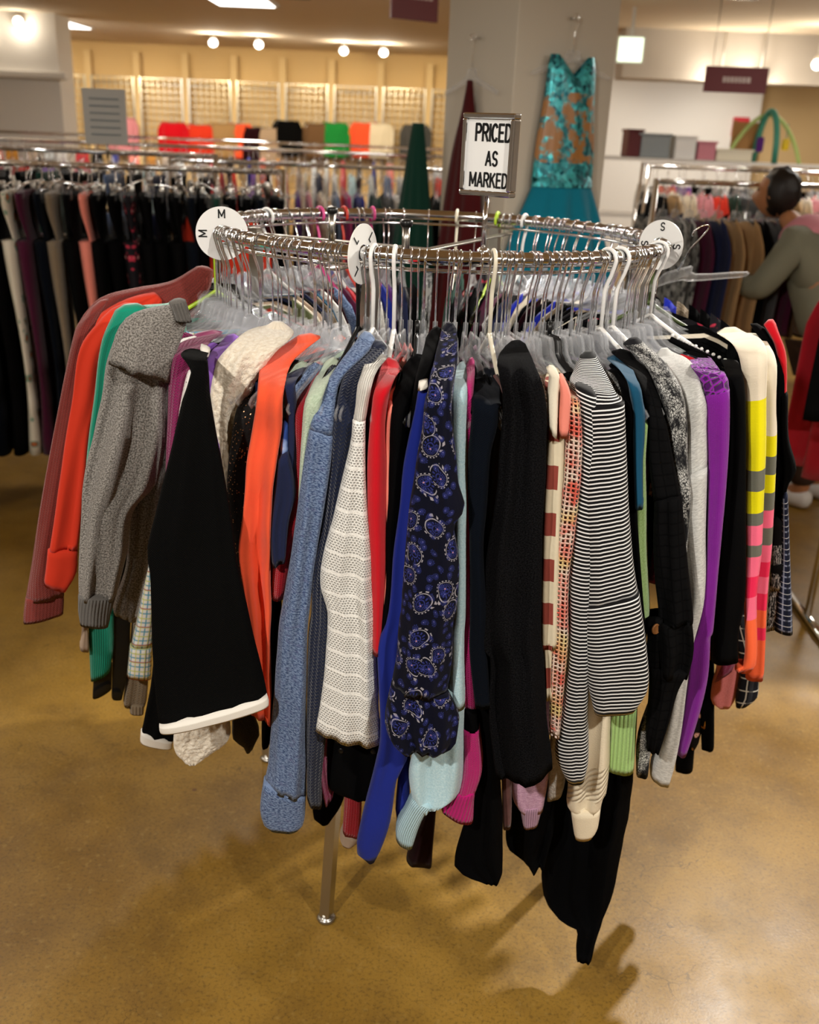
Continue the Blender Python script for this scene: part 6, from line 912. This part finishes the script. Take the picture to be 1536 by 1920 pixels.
for s in (-1, 1): obj('frame_side', box((s*.13, -.01, .18), (.03, .03, .38)), 'wood', t, False)

# ------------------------------------------------------------------ the shoppers at the right
def person(name, label, base, rz, cl_top, cl_leg, lean=.2, jacket=None, collar=None):
    root = thing(name, label, 'person', base, rz)
    def skin(nm, verts, edges, rad, mat, lv=2):
        me = bpy.data.meshes.new(nm); me.from_pydata(verts, edges, []); o = bpy.data.objects.new(nm, me); COL.objects.link(o); o.parent = root
        md = o.modifiers.new('skin', 'SKIN'); md.use_smooth_shade = True
        for i, r in enumerate(rad): me.skin_vertices[0].data[i].radius = r if isinstance(r, tuple) else (r, r)
        me.skin_vertices[0].data[0].use_root = True; sd = o.modifiers.new('sub', 'SUBSURF'); sd.levels = lv; sd.render_levels = lv
        me.materials.append(M[mat]); return o
    L = lean  # facing +x, bent forward by the lean
    hip, waist, chest, neck, head = (0, 0, .82), (.06*L/.2, 0, .98), (.17*L/.2, 0, 1.18), (.25*L/.2, 0, 1.31), (.31*L/.2, 0, 1.38)
    v = [hip, waist, chest, neck, head]; e = [(0, 1), (1, 2), (2, 3), (3, 4)]; r = [(.15, .12), (.14, .11), (.16, .12), (.055, .055), (.05, .05)]
    for s in (-1, 1):
        k = len(v); v += [(.17*L/.2, s*.17, 1.25), (.27*L/.2, s*.21, 1.02), (.42*L/.2, s*.14, 1.06), (.50*L/.2, s*.12, 1.08)]; e += [(2, k), (k, k+1), (k+1, k+2), (k+2, k+3)]; r += [.065, .05, .038, .03]
        k = len(v); v += [(0, s*.09, .76), (.03, s*.10, .44), (-.02, s*.10, .10), (.05, s*.105, .045)]; e += [(0, k), (k, k+1), (k+1, k+2), (k+2, k+3)]; r += [.095, .065, .045, .04]
        for f in range(4):   # fingers
            b0 = (.52*L/.2, s*.12+(f-1.5)*.016, 1.08); q = len(v)
            fv = [b0, (b0[0]+.035+.006*(f in (1, 2)), b0[1], 1.072), (b0[0]+.055, b0[1], 1.05)]
            fo = skin('finger', fv, [(0, 1), (1, 2)], [.009, .008, .007], 'skin', 1)
        skin('thumb', [(.50*L/.2, s*.12-s*.02, 1.08), (.525*L/.2, s*.12-s*.045, 1.07), (.545*L/.2+.01, s*.12-s*.05, 1.06)], [(0, 1), (1, 2)], [.011, .009, .008], 'skin', 1)
    skin('body', v, e, r, 'skin')
    tv = [waist, (.17*L/.2, 0, 1.17), (.235*L/.2, 0, 1.29)]; te = [(0, 1), (1, 2)]; tr = [(.165, .135), (.175, .135), (.085, .08)]
    for s in (-1, 1):
        k = len(tv); tv += [(.17*L/.2, s*.175, 1.25), (.27*L/.2, s*.215, 1.02), (.41*L/.2, s*.145, 1.055)]; te += [(1, k), (k, k+1), (k+1, k+2)]; tr += [.082, .068, .052]
    skin('top', tv, te, tr, cl_top)
    if jacket: skin('jacket', [(.0, 0, .80), (.05*L/.2, 0, .96), (.13*L/.2, 0, 1.12), (.2*L/.2, -.15, 1.12), (.33*L/.2, -.22, 1.0), (.42*L/.2, -.12, 1.04)], [(0, 1), (1, 2), (2, 3), (3, 4), (4, 5)], [(.19, .16), (.19, .16), (.19, .15), .10, .085, .07], jacket)
    if collar: skin('collar', [(.16*L/.2, 0, 1.21), (.215*L/.2, 0, 1.285), (.26*L/.2, 0, 1.345)], [(0, 1), (1, 2)], [(.185, .16), (.15, .13), (.085, .08)], collar)
    lv_ = [(0, 0, .82)]; le = []; lr = [(.165, .135)]
    for s in (-1, 1):
        k = len(lv_); lv_ += [(0, s*.09, .74), (.03, s*.10, .44), (-.02, s*.10, .10)]; le += [(0, k), (k, k+1), (k+1, k+2)]; lr += [.11, .085, .075]
    skin('trousers', lv_, le, lr, cl_leg)
    for s in (-1, 1):
        bm = bmesh.new(); bx(bm, (.05, s*.102, .045), (.25, .095, .09), 0, .035); obj('shoe', bm, 'shoe_white', root)
    hx = .33*L/.2+.02; hc = Vector((hx, 0, 1.455)); bm = bmesh.new(); bmesh.ops.create_uvsphere(bm, u_segments=28, v_segments=20, radius=1)
    for q in bm.verts:
        x, y, z = q.co; fx = max(0, x)
        q.co = Vector((x*.095+ (.012*fx if z < 0 else 0), y*.074*(1-.18*max(0, -z)), z*.112))
        if fx > .8 and abs(y) < .22 and -.35 < z < .1: q.co.x += .022*(1-abs(y)/.22)          # nose
        if fx > .75 and .08 < abs(y) < .5 and .02 < z < .25: q.co.x -= .008                     # eye sockets
        if fx > .8 and abs(y) < .3 and -.6 < z < -.45: q.co.x += .006                            # lips
    bmesh.ops.translate(bm, vec=hc, verts=bm.verts); hd = obj('head', bm, 'skin', root)
    for s in (-1, 1):
        bm = bmesh.new(); bmesh.ops.create_uvsphere(bm, u_segments=10, v_segments=8, radius=1, matrix=Matrix.Translation(hc+Vector((-.005, s*.074, 0))) @ Matrix.Diagonal((.02, .009, .032, 1))); obj('ear', bm, 'skin', hd)
        bm = bmesh.new(); bmesh.ops.create_uvsphere(bm, u_segments=8, v_segments=6, radius=.009, matrix=Matrix.Translation(hc+Vector((.082, s*.028, .014)))); obj('eye', bm, 'ink_print', hd)
    bm = bmesh.new(); bmesh.ops.create_uvsphere(bm, u_segments=28, v_segments=20, radius=1)
    for q in bm.verts:
        x, y, z = q.co; cut = x > .35 and z < .55
        q.co = Vector((x*.102-.014, y*.084, z*.114+.008)) * (.84 if cut else 1.0+.09*noise.noise(Vector((x*3, y*3, z*2.2)))+.05*noise.noise(Vector((x*11, y*11, z*7))))
    bmesh.ops.translate(bm, vec=hc, verts=bm.verts); obj('hair', bm, 'hair', hd)
    return root
person('person', 'shopper with short dark hair, pink top and grey green jacket bending over the coats', (1.92, 2.55, 0), math.radians(136), 'jacket_green', 'trouser_brown', .24, 'jacket_green', 'blush')
person('person', 'dark haired shopper in navy, cut off by the frame edge behind the bending shopper', (2.52, 3.62, 0), math.radians(200), 'navy_plain', 'black_plain', .05)
